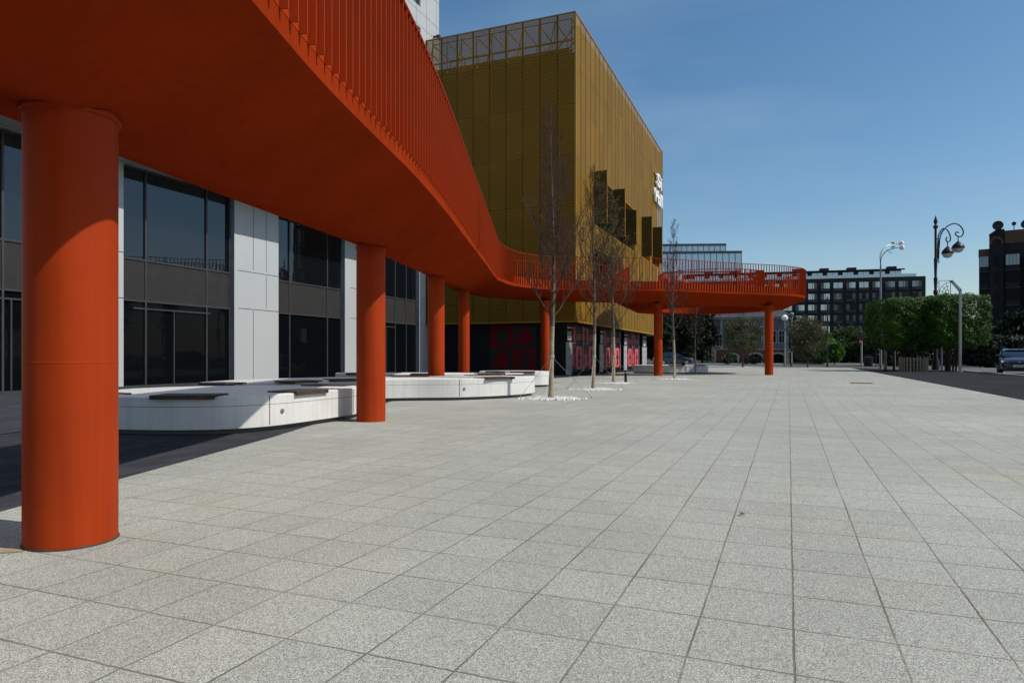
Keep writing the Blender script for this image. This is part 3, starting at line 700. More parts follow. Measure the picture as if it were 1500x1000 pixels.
# ================================================================ WHITE BENCHES
def inset(P, d):
    n = len(P); out = []
    area = sum(P[i].x * P[(i + 1) % n].y - P[(i + 1) % n].x * P[i].y for i in range(n)); sg = 1 if area > 0 else -1
    for i in range(n):
        t = (P[(i + 1) % n] - P[i - 1]); nn = Vector((-t.y, t.x, 0)).normalized() * sg; out.append(P[i] + nn * d)
    return out
def bench(outline, label, pads, seams=(), sockets=(), H=.49):
    c = sum((Vector((*p, 0)) for p in outline), Vector()) / len(outline)
    P = catmull([(p[0] - c.x, p[1] - c.y, 0) for p in outline], .12, closed=True)
    b = thing('curved_bench', label, 'bench', (c.x, c.y, 0), group='white curved benches')
    n = len(P)
    def layers(L_, name, m, smooth=True, cap=True, parent=b):
        mb = MB(); vs = []
        for d, z in L_: vs += [(q.x, q.y, z) for q in inset(P, d)]
        fs = [(i * n + k, i * n + (k + 1) % n, (i + 1) * n + (k + 1) % n, (i + 1) * n + k) for i in range(len(L_) - 1) for k in range(n)]
        if cap: fs.append(tuple((len(L_) - 1) * n + k for k in range(n)))
        area = sum(P[i].x * P[(i + 1) % n].y - P[(i + 1) % n].x * P[i].y for i in range(n))
        if area < 0: fs = [f[::-1] for f in fs]
        mb.add(vs, fs); return mb.build(name, m, parent, smooth=smooth)
    layers([(.10, 0), (.10, .075)], 'plinth', 'toe')
    layers([(.10, .07), (0, .07), (0, H * .73)], 'lower_block', 'concrete_white', cap=False)
    layers([(.015, H * .72), (.015, H * .76)], 'shadow_gap', 'groove', cap=False)
    layers([(.04, H * .742), (0, H * .742), (0, H - .012), (.012, H)], 'top_slab', 'concrete_white')
    for (x, y) in seams:
        i = min(range(n), key=lambda k: (P[k] + c - Vector((x, y, 0))).length); t = (P[(i + 1) % n] - P[i - 1]).normalized()
        mb = MB(); mb.box(-.004, .004, -.006, .004, .09, H - .01); mb.build('seam', 'groove', b, at=(P[i].x, P[i].y, 0), rotz=math.atan2(t.y, t.x))
    for (x, y) in sockets:
        i = min(range(n), key=lambda k: (P[k] + c - Vector((x, y, 0))).length); t = (P[(i + 1) % n] - P[i - 1]).normalized()
        nn = Vector((t.y, -t.x, 0)); 
        if (nn.dot(P[i])) < 0: nn = -nn
        mb = MB(); q = P[i]; mb.tube([(q.x - nn.x * .01, q.y - nn.y * .01, .26), (q.x + nn.x * .012, q.y + nn.y * .012, .26)], .032, 16); mb.tube([(q.x + nn.x * .012, q.y + nn.y * .012, .26), (q.x + nn.x * .02, q.y + nn.y * .02, .26)], .018, 12)
        mb.build('socket_cap', 'steel', b)
    pad0 = None
    for (x, y, ln) in pads:
        i = min(range(n), key=lambda k: (P[k] + c - Vector((x, y, 0))).length)
        t = (P[(i + 2) % n] - P[i - 2]).normalized(); nn = Vector((-t.y, t.x, 0))
        if nn.dot(-P[i]) < 0: nn = -nn
        ct = P[i] + nn * .22; mb = MB(); K = 5
        for k in range(K): mb.box(-ln / 2, ln / 2, -.245 + k * .098, -.245 + k * .098 + .09, H - .005, H + .022)
        for e in (-1, 1): mb.box(e * ln * .35 - .02, e * ln * .35 + .02, -.24, .24, H - .03, H - .007)
        mb.box(-ln / 2, ln / 2, -.262, -.247, H - .032, H + .022) if nn.dot(Vector((-math.sin(math.atan2(t.y, t.x)), math.cos(math.atan2(t.y, t.x)), 0))) > 0 else mb.box(-ln / 2, ln / 2, .247, .262, H - .032, H + .022)
        mb.build('slatted_seat', 'wood', b, at=(ct.x, ct.y, 0), rotz=math.atan2(t.y, t.x))
    return b
bench([(-6.2, 10.2), (-5.95, 9.2), (-5.0, 8.72), (-3.95, 8.66), (-3.3, 9.05), (-2.87, 10.0), (-2.52, 11.2), (-2.75, 12.0), (-3.6, 12.2), (-4.8, 12.0), (-5.8, 11.4)],
      'nearest white curved bench, half hidden behind the nearest orange column', [(-4.15, 8.7, .8), (-5.7, 9.0, .8), (-2.9, 9.9, .75), (-3.2, 12.1, .8)], seams=[(-3.27, 9.1), (-2.6, 11.0)], sockets=[(-3.10, 9.36)])
bench([(-5.35, 12.6), (-4.8, 13.6), (-4.2, 14.4), (-3.4, 14.95), (-2.3, 15.4), (-1.2, 15.6), (-.2, 16.3), (.42, 17.2), (.58, 18.2), (0, 18.8), (-1, 18.4), (-2.2, 17.6), (-3.6, 17.1), (-5, 16.4), (-6.0, 15), (-6.15, 13.4)],
      'long white curved bench sweeping from behind the second orange column to the nearest tree', [(-.3, 16.2, .9), (-5.6, 12.5, .7), (-4.5, 14.0, .8), (-3.6, 14.85, .7), (.3, 18.6, .7), (-.9, 18.4, .9), (-2.6, 17.4, .9)], seams=[(-1.25, 15.6), (-3.3, 15.0)], sockets=[(-1.1, 15.65)])
bench([(-5.3, 20.7), (-3.6, 19.75), (-1.6, 19.6), (-.2, 20.0), (.35, 20.8), (0, 21.5), (-1.6, 21.7), (-3.5, 21.8), (-5.2, 21.9)],
      'white curved bench directly behind the long one, beside the third orange column', [(-4.6, 20.2, .8), (-.6, 19.9, .8), (-2.5, 19.65, .8)], seams=[(-2.0, 19.6)])
bench([(-.9, 23.0), (.2, 22.25), (1.05, 22.45), (1.38, 23.4), (.9, 24.6), (-.3, 25), (-1.1, 24.2)],
      'small white bench left of the nearest bare tree, in front of the red mural', [(.3, 22.2, .8), (-.6, 22.7, .8)], seams=[(.7, 22.3)])
bench([(7.4, 40.9), (9, 40.0), (10.6, 39.95), (11.5, 40.3), (11.65, 41.2), (10.5, 42.2), (8.8, 42.4), (7.6, 41.9)],
      'white bench in the shade under the round end of the walkway', [(9.6, 39.9, .9), (11.0, 40.0, .7)], seams=[(10.2, 39.9)])

# ================================================================ BARE YOUNG TREES
def bare_tree(px, Y, H, seed, label, r0=.06, spread=.95, first=1.9, nb=34, buds=0, gravel=True, pale=.33):
    rg = random.Random(seed); X = (px - 750) / F * Y
    T = thing('bare_tree', label, 'tree', (X, Y, 0), group='young bare trees on the plaza')
    tp = []; N = 16; lx = rg.uniform(-.02, .02); ly = rg.uniform(-.02, .02)
    for i in range(N + 1):
        f = i / N; tp.append(Vector((lx * f * H * .5 + .03 * math.sin(f * 7 + seed), ly * f * H * .5 + .03 * math.cos(f * 6 + seed) - .03, f * H)))
    def tr_at(z):
        f = max(0, min(.999, z / H)) * N; i = int(f); return tp[i].lerp(tp[i + 1], f - i)
    rad = lambda z: max(.004, r0 * (1 - z / H) ** .8)
    zs_ = [i * H / 40 for i in range(41)]
    tm = MB(); cut = int(40 * pale * .8)
    tm.tube([tr_at(z) for z in zs_[:cut + 1]], [rad(z) * (1.25 if z < .05 else 1) * (1 + .05 * rg.uniform(-1, 1)) for z in zs_[:cut + 1]], 10, 0)
    tm.tube([tr_at(z) for z in zs_[cut:]], [rad(z) * (1 + .1 * rg.uniform(-1, 1)) for z in zs_[cut:]], 8, 1)
    tm.build('trunk', ['bark_pale', 'bark'], T, smooth=True)
    br = MB(); bd = MB()
    def twig(p, d, ln, r, depth):
        n = 5 if depth < 2 else 3; pts = [p]; q = p.copy(); dd = d.copy()
        for i in range(n):
            dd = (dd + Vector((rg.uniform(-.16, .16), rg.uniform(-.16, .16), .13 + rg.uniform(-.05, .12)))).normalized(); q = q + dd * ln / n; pts.append(q)
        br.tube(pts, [r * (1 - .75 * i / n) for i in range(n + 1)], 4 if depth < 1 else 3, 0, caps=False)
        if depth < 3:
            m = [9, 5, 3][depth] if ln > .35 else [6, 4, 2][depth]
            for k in range(m):
                f = rg.uniform(.22, .97); i = min(n - 1, int(f * n)); pp_ = pts[i].lerp(pts[i + 1], f * n - i)
                a = rg.uniform(0, 6.28); side = Vector((math.cos(a), math.sin(a), rg.uniform(-.1, .5))); nd = (dd * .8 + side * rg.uniform(.4, .8)).normalized()
                twig(pp_, nd, ln * rg.uniform(.3, .5), max(.003, r * .52), depth + 1)
        if buds and depth >= 2:
            for p_ in pts[1:]:
                if rg.random() < buds:
                    a = rg.uniform(0, 6.28); s_ = rg.uniform(.02, .04); e1 = Vector((math.cos(a), math.sin(a), rg.uniform(-.5, .5))) * s_; e2 = Vector((-math.sin(a), math.cos(a), rg.uniform(-.7, .7))) * s_ * .6
                    bd.add([p_, p_ + e1 + e2, p_ + e1 * 2, p_ + e1 - e2], [(0, 1, 2, 3)])
    for k in range(nb):
        f = (k + rg.random()) / nb; z = first + (H * .97 - first) * f ** .95
        a = k * 2.4 + rg.uniform(-.4, .4); el = rg.uniform(.55, 1.0) + .3 * f
        ln = spread * (1.25 - .95 * f) * rg.uniform(.75, 1.25) * (1.15 if f > .1 else 1.2)
        twig(tr_at(z), Vector((math.cos(a) * math.cos(el), math.sin(a) * math.cos(el), math.sin(el))), ln, max(.008, rad(z) * .42), 0)
    br.build('branches', 'twig', T)
    if buds: bd.build('foliage', 'bud', T)
    # guy wires with tie collar
    gw = MB(); zc = 1.0 if H > 5 else .8
    gw.tube([(tr_at(zc).x, tr_at(zc).y, zc - .03), (tr_at(zc).x, tr_at(zc).y, zc + .03)], rad(zc) + .012, 10)
    for a in (.3, 2.4, 4.5):
        gw.tube([tuple(tr_at(zc)), (1.0 * math.cos(a), 1.0 * math.sin(a), .02)], .0045, 4)
        gw.tube([(1.0 * math.cos(a), 1.0 * math.sin(a), 0), (1.0 * math.cos(a), 1.0 * math.sin(a), .05)], .012, 5)
    gw.build('guy_wires', 'cable', T)
    if gravel:
        gv = MB()
        for k in range(560):
            rr_ = .52 * math.sqrt(rg.random()) * (1 + .15 * math.sin(3 * k)) if rg.random() < .95 else rg.uniform(.6, .85); a = rg.uniform(0, 6.283)
            x, y = rr_ * math.cos(a), rr_ * math.sin(a); s_ = rg.uniform(.014, .042); h = rg.uniform(.01, .04) + .02 * (1 - rr_)
            b_ = rg.uniform(0, 1.5)
            base = [(x + s_ * math.cos(b_ + q * 1.571) * rg.uniform(.7, 1.2), y + s_ * math.sin(b_ + q * 1.571) * rg.uniform(.7, 1.2), .002) for q in range(4)]
            top = [(x + (bx_ - x) * .55, y + (by_ - y) * .55, h) for bx_, by_, _ in base]
            gv.add(base + top, [(0, 1, 5, 4), (1, 2, 6, 5), (2, 3, 7, 6), (3, 0, 4, 7), (4, 5, 6, 7)])
        o = gv.build('gravel', 'gravel', at=(X, Y, 0)); tag(o, None, 'gravel', kind='stuff'); o['label'] = 'white pebbles scattered round the foot of ' + GRAV.pop(0)
        pt = MB(); pt.lathe([(.5, .0), (.5, .004)], n=32); 
        o2 = pt.build('tree_pit', 'toe', at=(X, Y, .001)); o2['kind'] = 'structure'
    return T
GRAV = ['the nearest bare tree', 'the second bare tree', 'the bare tree beside the black bollard', 'the bare tree right of the sixth orange column']
bare_tree(809, 16.1, 6.85, 11, 'nearest and tallest looking bare tree, in front of the dark end of the gold hall', .064, .95, 1.8, 42)
bare_tree(869.5, 20.6, 6.7, 12, 'second bare tree, just right of the gold hall corner', .062, 1.05, 1.9, 38, buds=.05)
bare_tree(898, 25.4, 6.9, 13, 'bare tree with a few green buds beside the black bollard', .065, 1.2, 2.0, 36, buds=.12)
bare_tree(987, 29.8, 6.9, 14, 'slim bare tree just right of the gold hall, in front of the walkway railing', .06, .85, 2.1, 30)
bare_tree(1018, 39.3, 4.9, 15, 'small bare tree growing up through the opening of the round platform', .055, 1.0, 1.9, 26, gravel=False)
bl = MB(); bl.lathe([(.05, 0), (.05, .47), (.045, .485), (.02, .49)], n=20); X, Y = ground_px(916.5, 25.6)
bo = thing('bollard', 'low black bollard standing by the third bare tree', 'bollard', (X, Y, 0)); bl.build('post', 'black', bo, smooth=True)
bb = MB(); bb.lathe([(.052, .38), (.052, .43)], n=20); bb.build('band', 'steel', bo, smooth=True); bb = MB(); bb.lathe([(.075, 0), (.075, .012)], n=20); bb.build('foot_plate', 'steel_dark', bo)

# ================================================================ LEAFY TREES
def leafy(name, label, px, Y, wpx, ytop, ybot, seed, m, n=2600, ls=.16, box=0, group=None, cat='tree', stems=1, bark='bark_dark', nclump=60, depth=.9, fill=.65):
    rg = random.Random(seed); X = (px - 750) / F * Y; k = Y / F
    rx = wpx * k / 2; z1 = 1 + (HOR - ytop) * k; z0 = max(.1, 1 + (HOR - ybot) * k); cz, rz = (z0 + z1) / 2, (z1 - z0) / 2; ry = rx * depth
    T = thing(name, label, cat, (X, Y, 0), group=group)
    tk = MB()
    for s_ in range(stems):
        ox = rg.uniform(-1, 1) * rx * .25 if stems > 1 else 0; oy = rg.uniform(-1, 1) * ry * .25 if stems > 1 else 0
        r0 = max(.05, rz * .035) if stems == 1 else .06
        tk.tube([(ox, oy, -.02), (ox * 1.1 + .03, oy * 1.1, z0 * .6 + .1), (ox * 1.2, oy * 1.2 + .04, z0 + rz * .5), (ox * 1.3, oy, z0 + rz * 1.3)], [r0 * 1.2, r0, r0 * .8, r0 * .3], 7)
    for q in range(9):
        a = q * 2.4; zz = z0 + rz * rg.uniform(.1, 1.1); e = Vector((math.cos(a) * rx * .7, math.sin(a) * ry * .7, zz + rz * .5)); tk.tube([(0, 0, zz), tuple(e * .5 + Vector((0, 0, zz * .5 + rz * .05))), tuple(e)], [.05, .03, .012], 5)
    tk.build('trunk', bark, T, smooth=True)
    cr = MB(); per = max(4, n // nclump)
    if box == 2:
        for q in range(n):
            ax = rg.randrange(3); u = [rg.uniform(-1, 1) for _ in range(3)]
            rr_ = (abs(u[0]) ** 7 + abs(u[1]) ** 7 + abs(u[2]) ** 7) ** (1 / 7)
            if rr_ < .05: continue
            u = [v / rr_ for v in u]
            lump = .96 + .05 * math.sin(u[0] * 9 + seed) * math.sin(u[2] * 6 + 1) + .04 * math.sin(u[1] * 11 + u[0] * 5) + .03 * math.sin(u[2] * 17 + u[0] * 13)
            if math.sin(u[0] * 13 + 2) * math.sin(u[2] * 11 + seed) * math.sin(u[1] * 7) > .62 and rg.random() < .8: continue
            dd = (1 - abs(rg.gauss(0, .09)) + .03 * rg.random()) * lump if rg.random() < .85 else rg.uniform(.3, .9)
            p = Vector((u[0] * rx * dd, u[1] * ry * dd, cz + u[2] * rz * dd))
            a = (Vector((u[0], u[1], u[2] + .3)) + Vector((rg.gauss(0, .8), rg.gauss(0, .8), rg.gauss(0, .8)))).normalized(); b_ = a.orthogonal().normalized(); c2 = a.cross(b_)
            th = rg.uniform(0, 6.28); e1 = (b_ * math.cos(th) + c2 * math.sin(th)) * ls * rg.uniform(.5, 1.3); e2 = a.cross(e1).normalized() * ls * .42
            cr.add([p - e1, p + e2, p + e1, p - e2], [(0, 1, 2, 3)])
        nclump = 0
    for c_ in range(nclump):
        while True:
            u = [rg.uniform(-1, 1) for _ in range(3)]
            if box: 
                rr_ = (abs(u[0]) ** 5 + abs(u[1]) ** 5 + abs(u[2]) ** 5) ** .2
                if rr_ > 1: continue
            else:
                rr_ = math.sqrt(sum(v * v for v in u))
                if rr_ > 1: continue
            if rr_ < fill * .8 and rg.random() < .6: continue
            break
        ks_ = .88 if box else .93
        c0_ = Vector((u[0] * rx * ks_, u[1] * ry * ks_, cz + u[2] * rz * ks_)); cr_ = rg.uniform(.10, .24) * min(rx * 1.5, rz * 2) * (.7 if box else 1)
        for q in range(per):
            v = Vector((rg.gauss(0, .5), rg.gauss(0, .5), rg.gauss(0, .42))) * cr_ ; p = c0_ + v
            if p.z < z0 * .8: p.z = z0 * .8 + rg.random() * .3
            a = Vector((rg.gauss(0, 1), rg.gauss(0, 1), rg.gauss(0, 1))).normalized(); b_ = a.orthogonal().normalized(); c2 = a.cross(b_)
            th = rg.uniform(0, 3.14); e1 = (b_ * math.cos(th) + c2 * math.sin(th)) * ls * rg.uniform(.6, 1.3); e2 = a.cross(e1).normalized() * ls * .35
            cr.add([p - e1, p + e2, p + e1, p - e2], [(0, 1, 2, 3)])
    cr.build('crown', m, T)
    return T
GT_ = 'trees growing behind the far road'
# (label, px, Y, wpx, ytop, ybot, mat)
FT_ = [('dark broadleaf tree just right of the gold hall foot', 962, 84, 46, 462, 532, 'leaf_dark', 0), ('dark tree behind the shaded bench under the walkway', 1000, 88, 60, 430, 534, 'leaf_dark', 0),
       ('dark green tree left of the old grey house', 1028, 92, 46, 436, 534, 'leaf_dark', 0),
       ('black green tree right of the old grey house', 1140, 104, 50, 470, 534, 'leaf_dark', 0), ('dark tree between old house and black hotel', 1170, 108, 60, 462, 534, 'leaf_dark', 0),
       ('bright green young tree below the black hotel', 1222, 82, 24, 500, 530, 'leaf_bright', 0), ('bright leafy tree left of the tall bare pole', 1205, 86, 34, 484, 533, 'leaf_bright', 0),
       ('mid green round tree below the hotel windows', 1240, 98, 52, 478, 533, 'leaf_mid', 0), ('dark bush right of the traffic light', 1292, 96, 60, 486, 534, 'leaf_dark', 0),
       ('dark tree behind the clipped trees', 1340, 100, 90, 476, 534, 'leaf_dark', 0), ('dark tree right of the slim grey pole', 1424, 74, 60, 472, 536, 'leaf_dark', 0),
       ('dark tree below the brick flats, left of the parked car', 1462, 70, 64, 478, 536, 'leaf_dark', 0), ('dark green tree in front of the brick flats at the right edge', 1500, 68, 66, 452, 536, 'leaf_dark', 0),
       ('large dark tree at the far right behind the parked car', 1545, 70, 90, 450, 536, 'leaf_dark', 0), ('low dark shrub mass beyond the slim grey pole', 1394, 84, 70, 500, 536, 'leaf_dark', 0)]
for i, (lb, px, Y, wp, yt, yb, mm, _) in enumerate(FT_):
    leafy('leafy_tree', lb, px, Y, wp, yt, yb, 100 + i, mm, n=5200, ls=.27, group=GT_, nclump=90)
leafy('olive_leaved_tree', 'young olive green tree in front of the old grey house', 1088, 64, 62, 458, 521, 31, 'leaf_olive', n=9500, ls=.10, nclump=110, bark='bark', group='young trees staked along the far pavement')
leafy('olive_leaved_tree', 'young olive green tree right of the walkway end', 1183, 62, 60, 463, 526, 32, 'leaf_olive', n=9500, ls=.10, nclump=110, bark='bark', group='young trees staked along the far pavement')
leafy('shrub', 'round green shrub in front of the old house basement window', 1068, 84, 22, 518, 533, 33, 'leaf_mid', n=1400, ls=.12, cat='shrub', nclump=30)
leafy('shrub', 'low green shrub right of the olive tree by the old house', 1105, 86, 42, 520, 534, 34, 'leaf_dark', n=1400, ls=.14, cat='shrub', nclump=30)
cl1 = leafy('clipped_tree', 'left clipped block shaped tree with many stems before the black hotel', 1321, 47, 80, 438, 512, 41, 'leaf_clip', n=30000, ls=.085, box=2, stems=5, bark='bark_dark', nclump=420, depth=1.1, group='clipped block shaped trees', fill=.95)
cl2 = leafy('clipped_tree', 'right clipped block shaped tree behind the slim grey pole', 1386, 46, 82, 433, 509, 42, 'leaf_clip', n=30000, ls=.085, box=2, stems=5, bark='bark_dark', nclump=420, depth=1.1, group='clipped block shaped trees', fill=.95)
leafy('hedge', 'dark hedge behind the clipped trees', 1368, 72, 200, 494, 536, 51, 'leaf_dark', n=9000, ls=.22, box=2, cat='hedge', depth=.25)
leafy('hedge', 'dark hedge along the far side of the road at the right edge', 1500, 62, 160, 492, 537, 52, 'leaf_dark', n=9000, ls=.22, box=2, cat='hedge', depth=.3)
leafy('hedge', 'low dark hedge below the black hotel left of the traffic light', 1205, 100, 190, 508, 532, 53, 'leaf_dark', n=9000, ls=.22, box=2, cat='hedge', depth=.2)
# woven fence round the clipped trees' stems
wv = MB(); Xw, Yw = ground_px(1338, 45.5)
for k in range(26):
    a = 2 * math.pi * k / 26; x, y = .85 * math.cos(a), .6 * math.sin(a); wv.tube([(x, y, 0), (x * 1.03, y * 1.03, .92 + .06 * rnd.uniform(-1, 1))], .05 + .02 * rnd.random(), 6)
for z in (.2, .45, .7): wv.tube([(.88 * math.cos(a), .63 * math.sin(a), z) for a in [2 * math.pi * k / 24 for k in range(25)]], .015, 4)
wt = thing('timber_planter', 'round planter of pale upright timbers under the clipped trees', 'planter', (Xw, Yw, 0)); wv.build('timber_ring', 'bark_pale', wt)
ws = MB(); ws.lathe([(.55, .0), (.55, .8)], n=20); ws.build('soil_fill', 'bark_dark', wt)

# ================================================================ OLD HOUSE
hp = ground_px(1043, 92); oh = thing('old_house', 'old grey timber house on a brown brick ground floor behind the young trees', 'house', (hp[0], 92, 0), -R(18))
hw = MB(); hw.box(0, 9.6, 0, 9, 1.95, 6.0); hw.build('wall', 'siding', oh)
hb = MB(); hb.box(-.05, 9.65, -.05, 9.05, -.02, 1.9); hb.build('brick_storey', 'brick_red', oh)
hb = MB(); hb.box(-.1, 9.7, -.12, 9.1, 1.9, 2.02); hb.box(-.08, .55, -.09, .3, 0, 1.9); hb.box(9.05, 9.68, -.09, .3, 0, 1.9); hb.build('cornice', 'cream', oh)
hb = MB()
for x in (0.0, 1.05, 2.95, 6.4, 9.25): hb.box(x, x + .35, -.06, .1, 2.02, 6.0)
for z in [2.2 + .3 * k for k in range(12)]: hb.box(1.42, 2.93, -.03, .05, z, z + .02)
hb.box(-.3, 9.9, -.35, .2, 5.95, 6.2); hb.build('trim', 'trim', oh)
hr_ = MB(); hr_.add([(-.5, -.6, 6.2), (10.1, -.6, 6.2), (10.1, 9.5, 6.2), (-.5, 9.5, 6.2), (2.6, 4.4, 8.6), (7, 4.4, 8.6)], [(0, 1, 5, 4), (1, 2, 5), (2, 3, 4, 5), (3, 0, 4), (3, 2, 1, 0)]); hr_.build('roof', 'roof_dark', oh)
def hwin(x, z, w_, h_, parent=oh, lit='glass'):
    m_ = MB(); fw = .14
    m_.box(x, x + fw, -.12, .02, z, z + h_); m_.box(x + w_ - fw, x + w_, -.12, .02, z, z + h_); m_.box(x + fw, x + w_ - fw, -.118, .02, z + h_ - fw, z + h_); m_.box(x + fw, x + w_ - fw, -.118, .02, z, z + fw)
    m_.box(x + w_ / 2 - .03, x + w_ / 2 + .03, -.1, .02, z + fw, z + h_ - fw); m_.box(x + fw, x + w_ / 2 - .03, -.1, .02, z + h_ * .6, z + h_ * .6 + .05); m_.box(x + w_ / 2 + .03, x + w_ - fw, -.1, .02, z + h_ * .6, z + h_ * .6 + .05)
    o = m_.build('window', 'trim', parent); g_ = MB(); g_.box(x + fw, x + w_ - fw, -.06, -.02, z + fw, z + h_ - fw); g_.build('pane', lit, o)
for x in (.45, 1.9, 4.2, 5.4, 7.2, 8.3): hwin(x, 2.7 if x != .45 else 2.3, .95, 1.75)
for x in (1.6, 4.6, 7.4):
    a_ = MB(); a_.prism([(x + .9 + 1.0 * math.cos(q), 1.0 + .55 * math.sin(q)) for q in [math.pi * k / 12 for k in range(13)]] + [(x, 0), (x + 1.8, 0)][::1], -.12, -.04, fr=lambda p, q, r: (p, r, q)); o = a_.build('basement_surround', 'trim', oh)
    a_ = MB(); a_.prism([(x + .9 + .75 * math.cos(q), .95 + .4 * math.sin(q)) for q in [math.pi * k / 12 for k in range(13)]] + [(x + .15, .1), (x + 1.65, .1)], -.14, -.13, fr=lambda p, q, r: (p, r, q)); a_.build('basement_pane', 'glass', o)
for x in (-.45, 9.95):
    d_ = MB(); d_.tube([(x - .1 if x < 0 else x + .1, -.4, 6.35), (x, -.3, 5.7), (x, -.15, 5.2), (x, -.15, .2)], .08, 6); d_.lathe([(.1, 6.2), (.25, 6.45), (.25, 6.6), (.1, 6.7)], c=(x, -.4, 0), n=10); d_.build('drainpipe', 'trim', oh)

# ================================================================ FAR BUILDINGS
# black hotel
HX, HY = (1356 - 750) / F * 180, 180.0
ht = thing('black_hotel', 'long black hotel block with a grid of windows and a set back top floor', 'hotel', (HX, HY, 0), -R(14) )
bw = MB(); bw.box(-62, 0, 0, 16, 0, 22.2); bw.build('wall', 'hotel', ht)
bw = MB(); bw.box(-62, -5.2, 2.2, 14, 22.2, 24.6); bw.box(-61, -4.4, 1.9, 2.5, 24.3, 24.62); bw.build('top_floor', 'hotel', ht)
bw = MB()
for x in range(-58, -8, 8): bw.box(x + (x % 3), x + 2.2 + (x % 3), 4, 6, 24.6, 25.5)
bw.build('roof_boxes', 'hotel', ht)
bw = MB(); bw.box(-62, -2.2, .1, .16, 22.2, 23.0); bw.build('glass_balustrade', 'sky_glass', ht)
rh = random.Random(3)
for c_ in range(15):
    x = -3.3 - c_ * 3.2
    for r_ in range(6):
        z1 = 21.1 - r_ * 2.95; z0 = z1 - 2.35; w_ = 2.4
        bright = rh.random() < (.9 if (c_ > 2 and r_ == 0) or (c_ > 6 and r_ < 4) else .12)
        m_ = MB(); m_.box(x, x + w_, -.04, .02, z0, z1, 0); m_.box(x + .08, x + w_ - .08, -.06, -.041, z0 + .08, z1 - .08, 1 if bright else 2)
        side = rh.random()
        if side < .35: m_.box(x + .08, x + w_ * .36, -.075, -.061, z0 + .08, z1 - .08, 4)
        elif side < .7: m_.box(x + w_ * .66, x + w_ - .08, -.075, -.061, z0 + .08, z1 - .08, 4)
        elif not bright: m_.box(x + .08, x + w_ * .3, -.075, -.061, z0 + .08, z1 - .08, 4); m_.box(x + w_ * .7, x + w_ - .08, -.0755, -.0612, z0 + .08, z1 - .08, 4)
        m_.box(x + w_ * .5 - .05, x + w_ * .5 + .05, -.10, -.076, z0 + .08, z1 - .08, 0)
        m_.box(x + .0, x + w_, -.28, -.25, z0 - .05, z0 + .75, 3)
        m_.build('window', ['hotel', 'sky_glass', 'mid_glass', 'balustrade', 'curtain'], ht)
for c_ in range(14):
    x = -8 - c_ * 3.9; m_ = MB(); m_.box(x, x + 2.7, 2.12, 2.19, 22.5, 23.95, 0); m_.box(x + 1.3, x + 1.36, 2.08, 2.13, 22.5, 23.95, 1); m_.build('penthouse_window', ['sky_glass', 'hotel'], ht)
# blue glass offices
def glass_block(label, px0, px1, Y, yt, rot, dep):
    k = Y / F; x0, x1 = (px0 - 750) * k, (px1 - 750) * k; h = 1 + (HOR - yt) * k; w_ = x1 - x0
    o = thing('glass_office_block', label, 'office block', (x1, Y, 0), rot, group='stepped blue glass offices on the skyline')
    b_ = MB(); b_.box(-w_, 0, 0, dep, 0, h); b_.build('glazing', 'blue_glass', o)
    b_ = MB(); b_.box(-w_ - .2, .2, -.2, dep, h, h + 1.0)
    for i in range(int(w_ / 2.4) + 1): b_.box(-i * 2.4 - .1, -i * 2.4 + .1, -.15, 0, 0, h)
    for i in range(int(h / 3.8)): b_.box(-w_, 0, -.12, -.01, i * 3.8, i * 3.8 + .5)
    b_.build('mullion_grid', 'roof_dark', o); return o
glass_block('taller rear blue glass office block on the skyline', 940, 1063, 300, 360, R(-3), 40)
glass_block('front lower blue glass office block above the walkway railing', 930, 1086, 270, 371, R(-4), 24)
# brick flats at the right
BXx = (1434 - 750) / F * 125
bf = thing('brick_flats', 'dark brick block of flats with arched gable and satellite dishes at the right edge', 'block of flats', (BXx, 125, 0), -R(37)); bf.scale = (1.36, 1.36, 1.36)
f_ = MB(); f_.box(0, 22, 0, 12, 0, 15.0); f_.build('wall', 'brick_dark', bf)
f_ = MB(); f_.box(1.15, 2.75, -.55, 8, 0, 16.9); f_.prism([(1.1, 16.9), (2.8, 16.9), (2.8, 17.5), (1.9, 17.5)], -.6, 8, fr=lambda p, q, r: (p, r, q)); f_.box(2.76, 5.6, -.3, 9, 0, 17.3); f_.box(5.6, 22, -.1, 9, 0, 17.0); f_.build('gable_bay', 'brick_dark', bf)
f_ = MB(); f_.prism([(1.95 + .8 * math.cos(q), 15.6 + 1.0 * math.sin(q)) for q in [math.pi * k / 16 for k in range(17)]] + [(1.95 + .55 * math.cos(q), 15.6 + .7 * math.sin(q)) for q in [math.pi * k / 16 for k in range(16, -1, -1)]], -.66, -.56, fr=lambda p, q, r: (p, r, q)); f_.box(-.05, 1.14, -.1, 0, 14.0, 15.1); f_.build('brown_cornice', 'brick_brown', bf)
f_ = MB(); f_.box(-.04, 1.14, -.12, -.01, 3.4, 5.0); f_.build('brown_panel', 'brick_brown', bf)
f_ = MB(); f_.box(2.81, 22.1, -.4, -.302, 15.6, 17.2); f_.build('brown_parapet', 'brick_brown', bf)
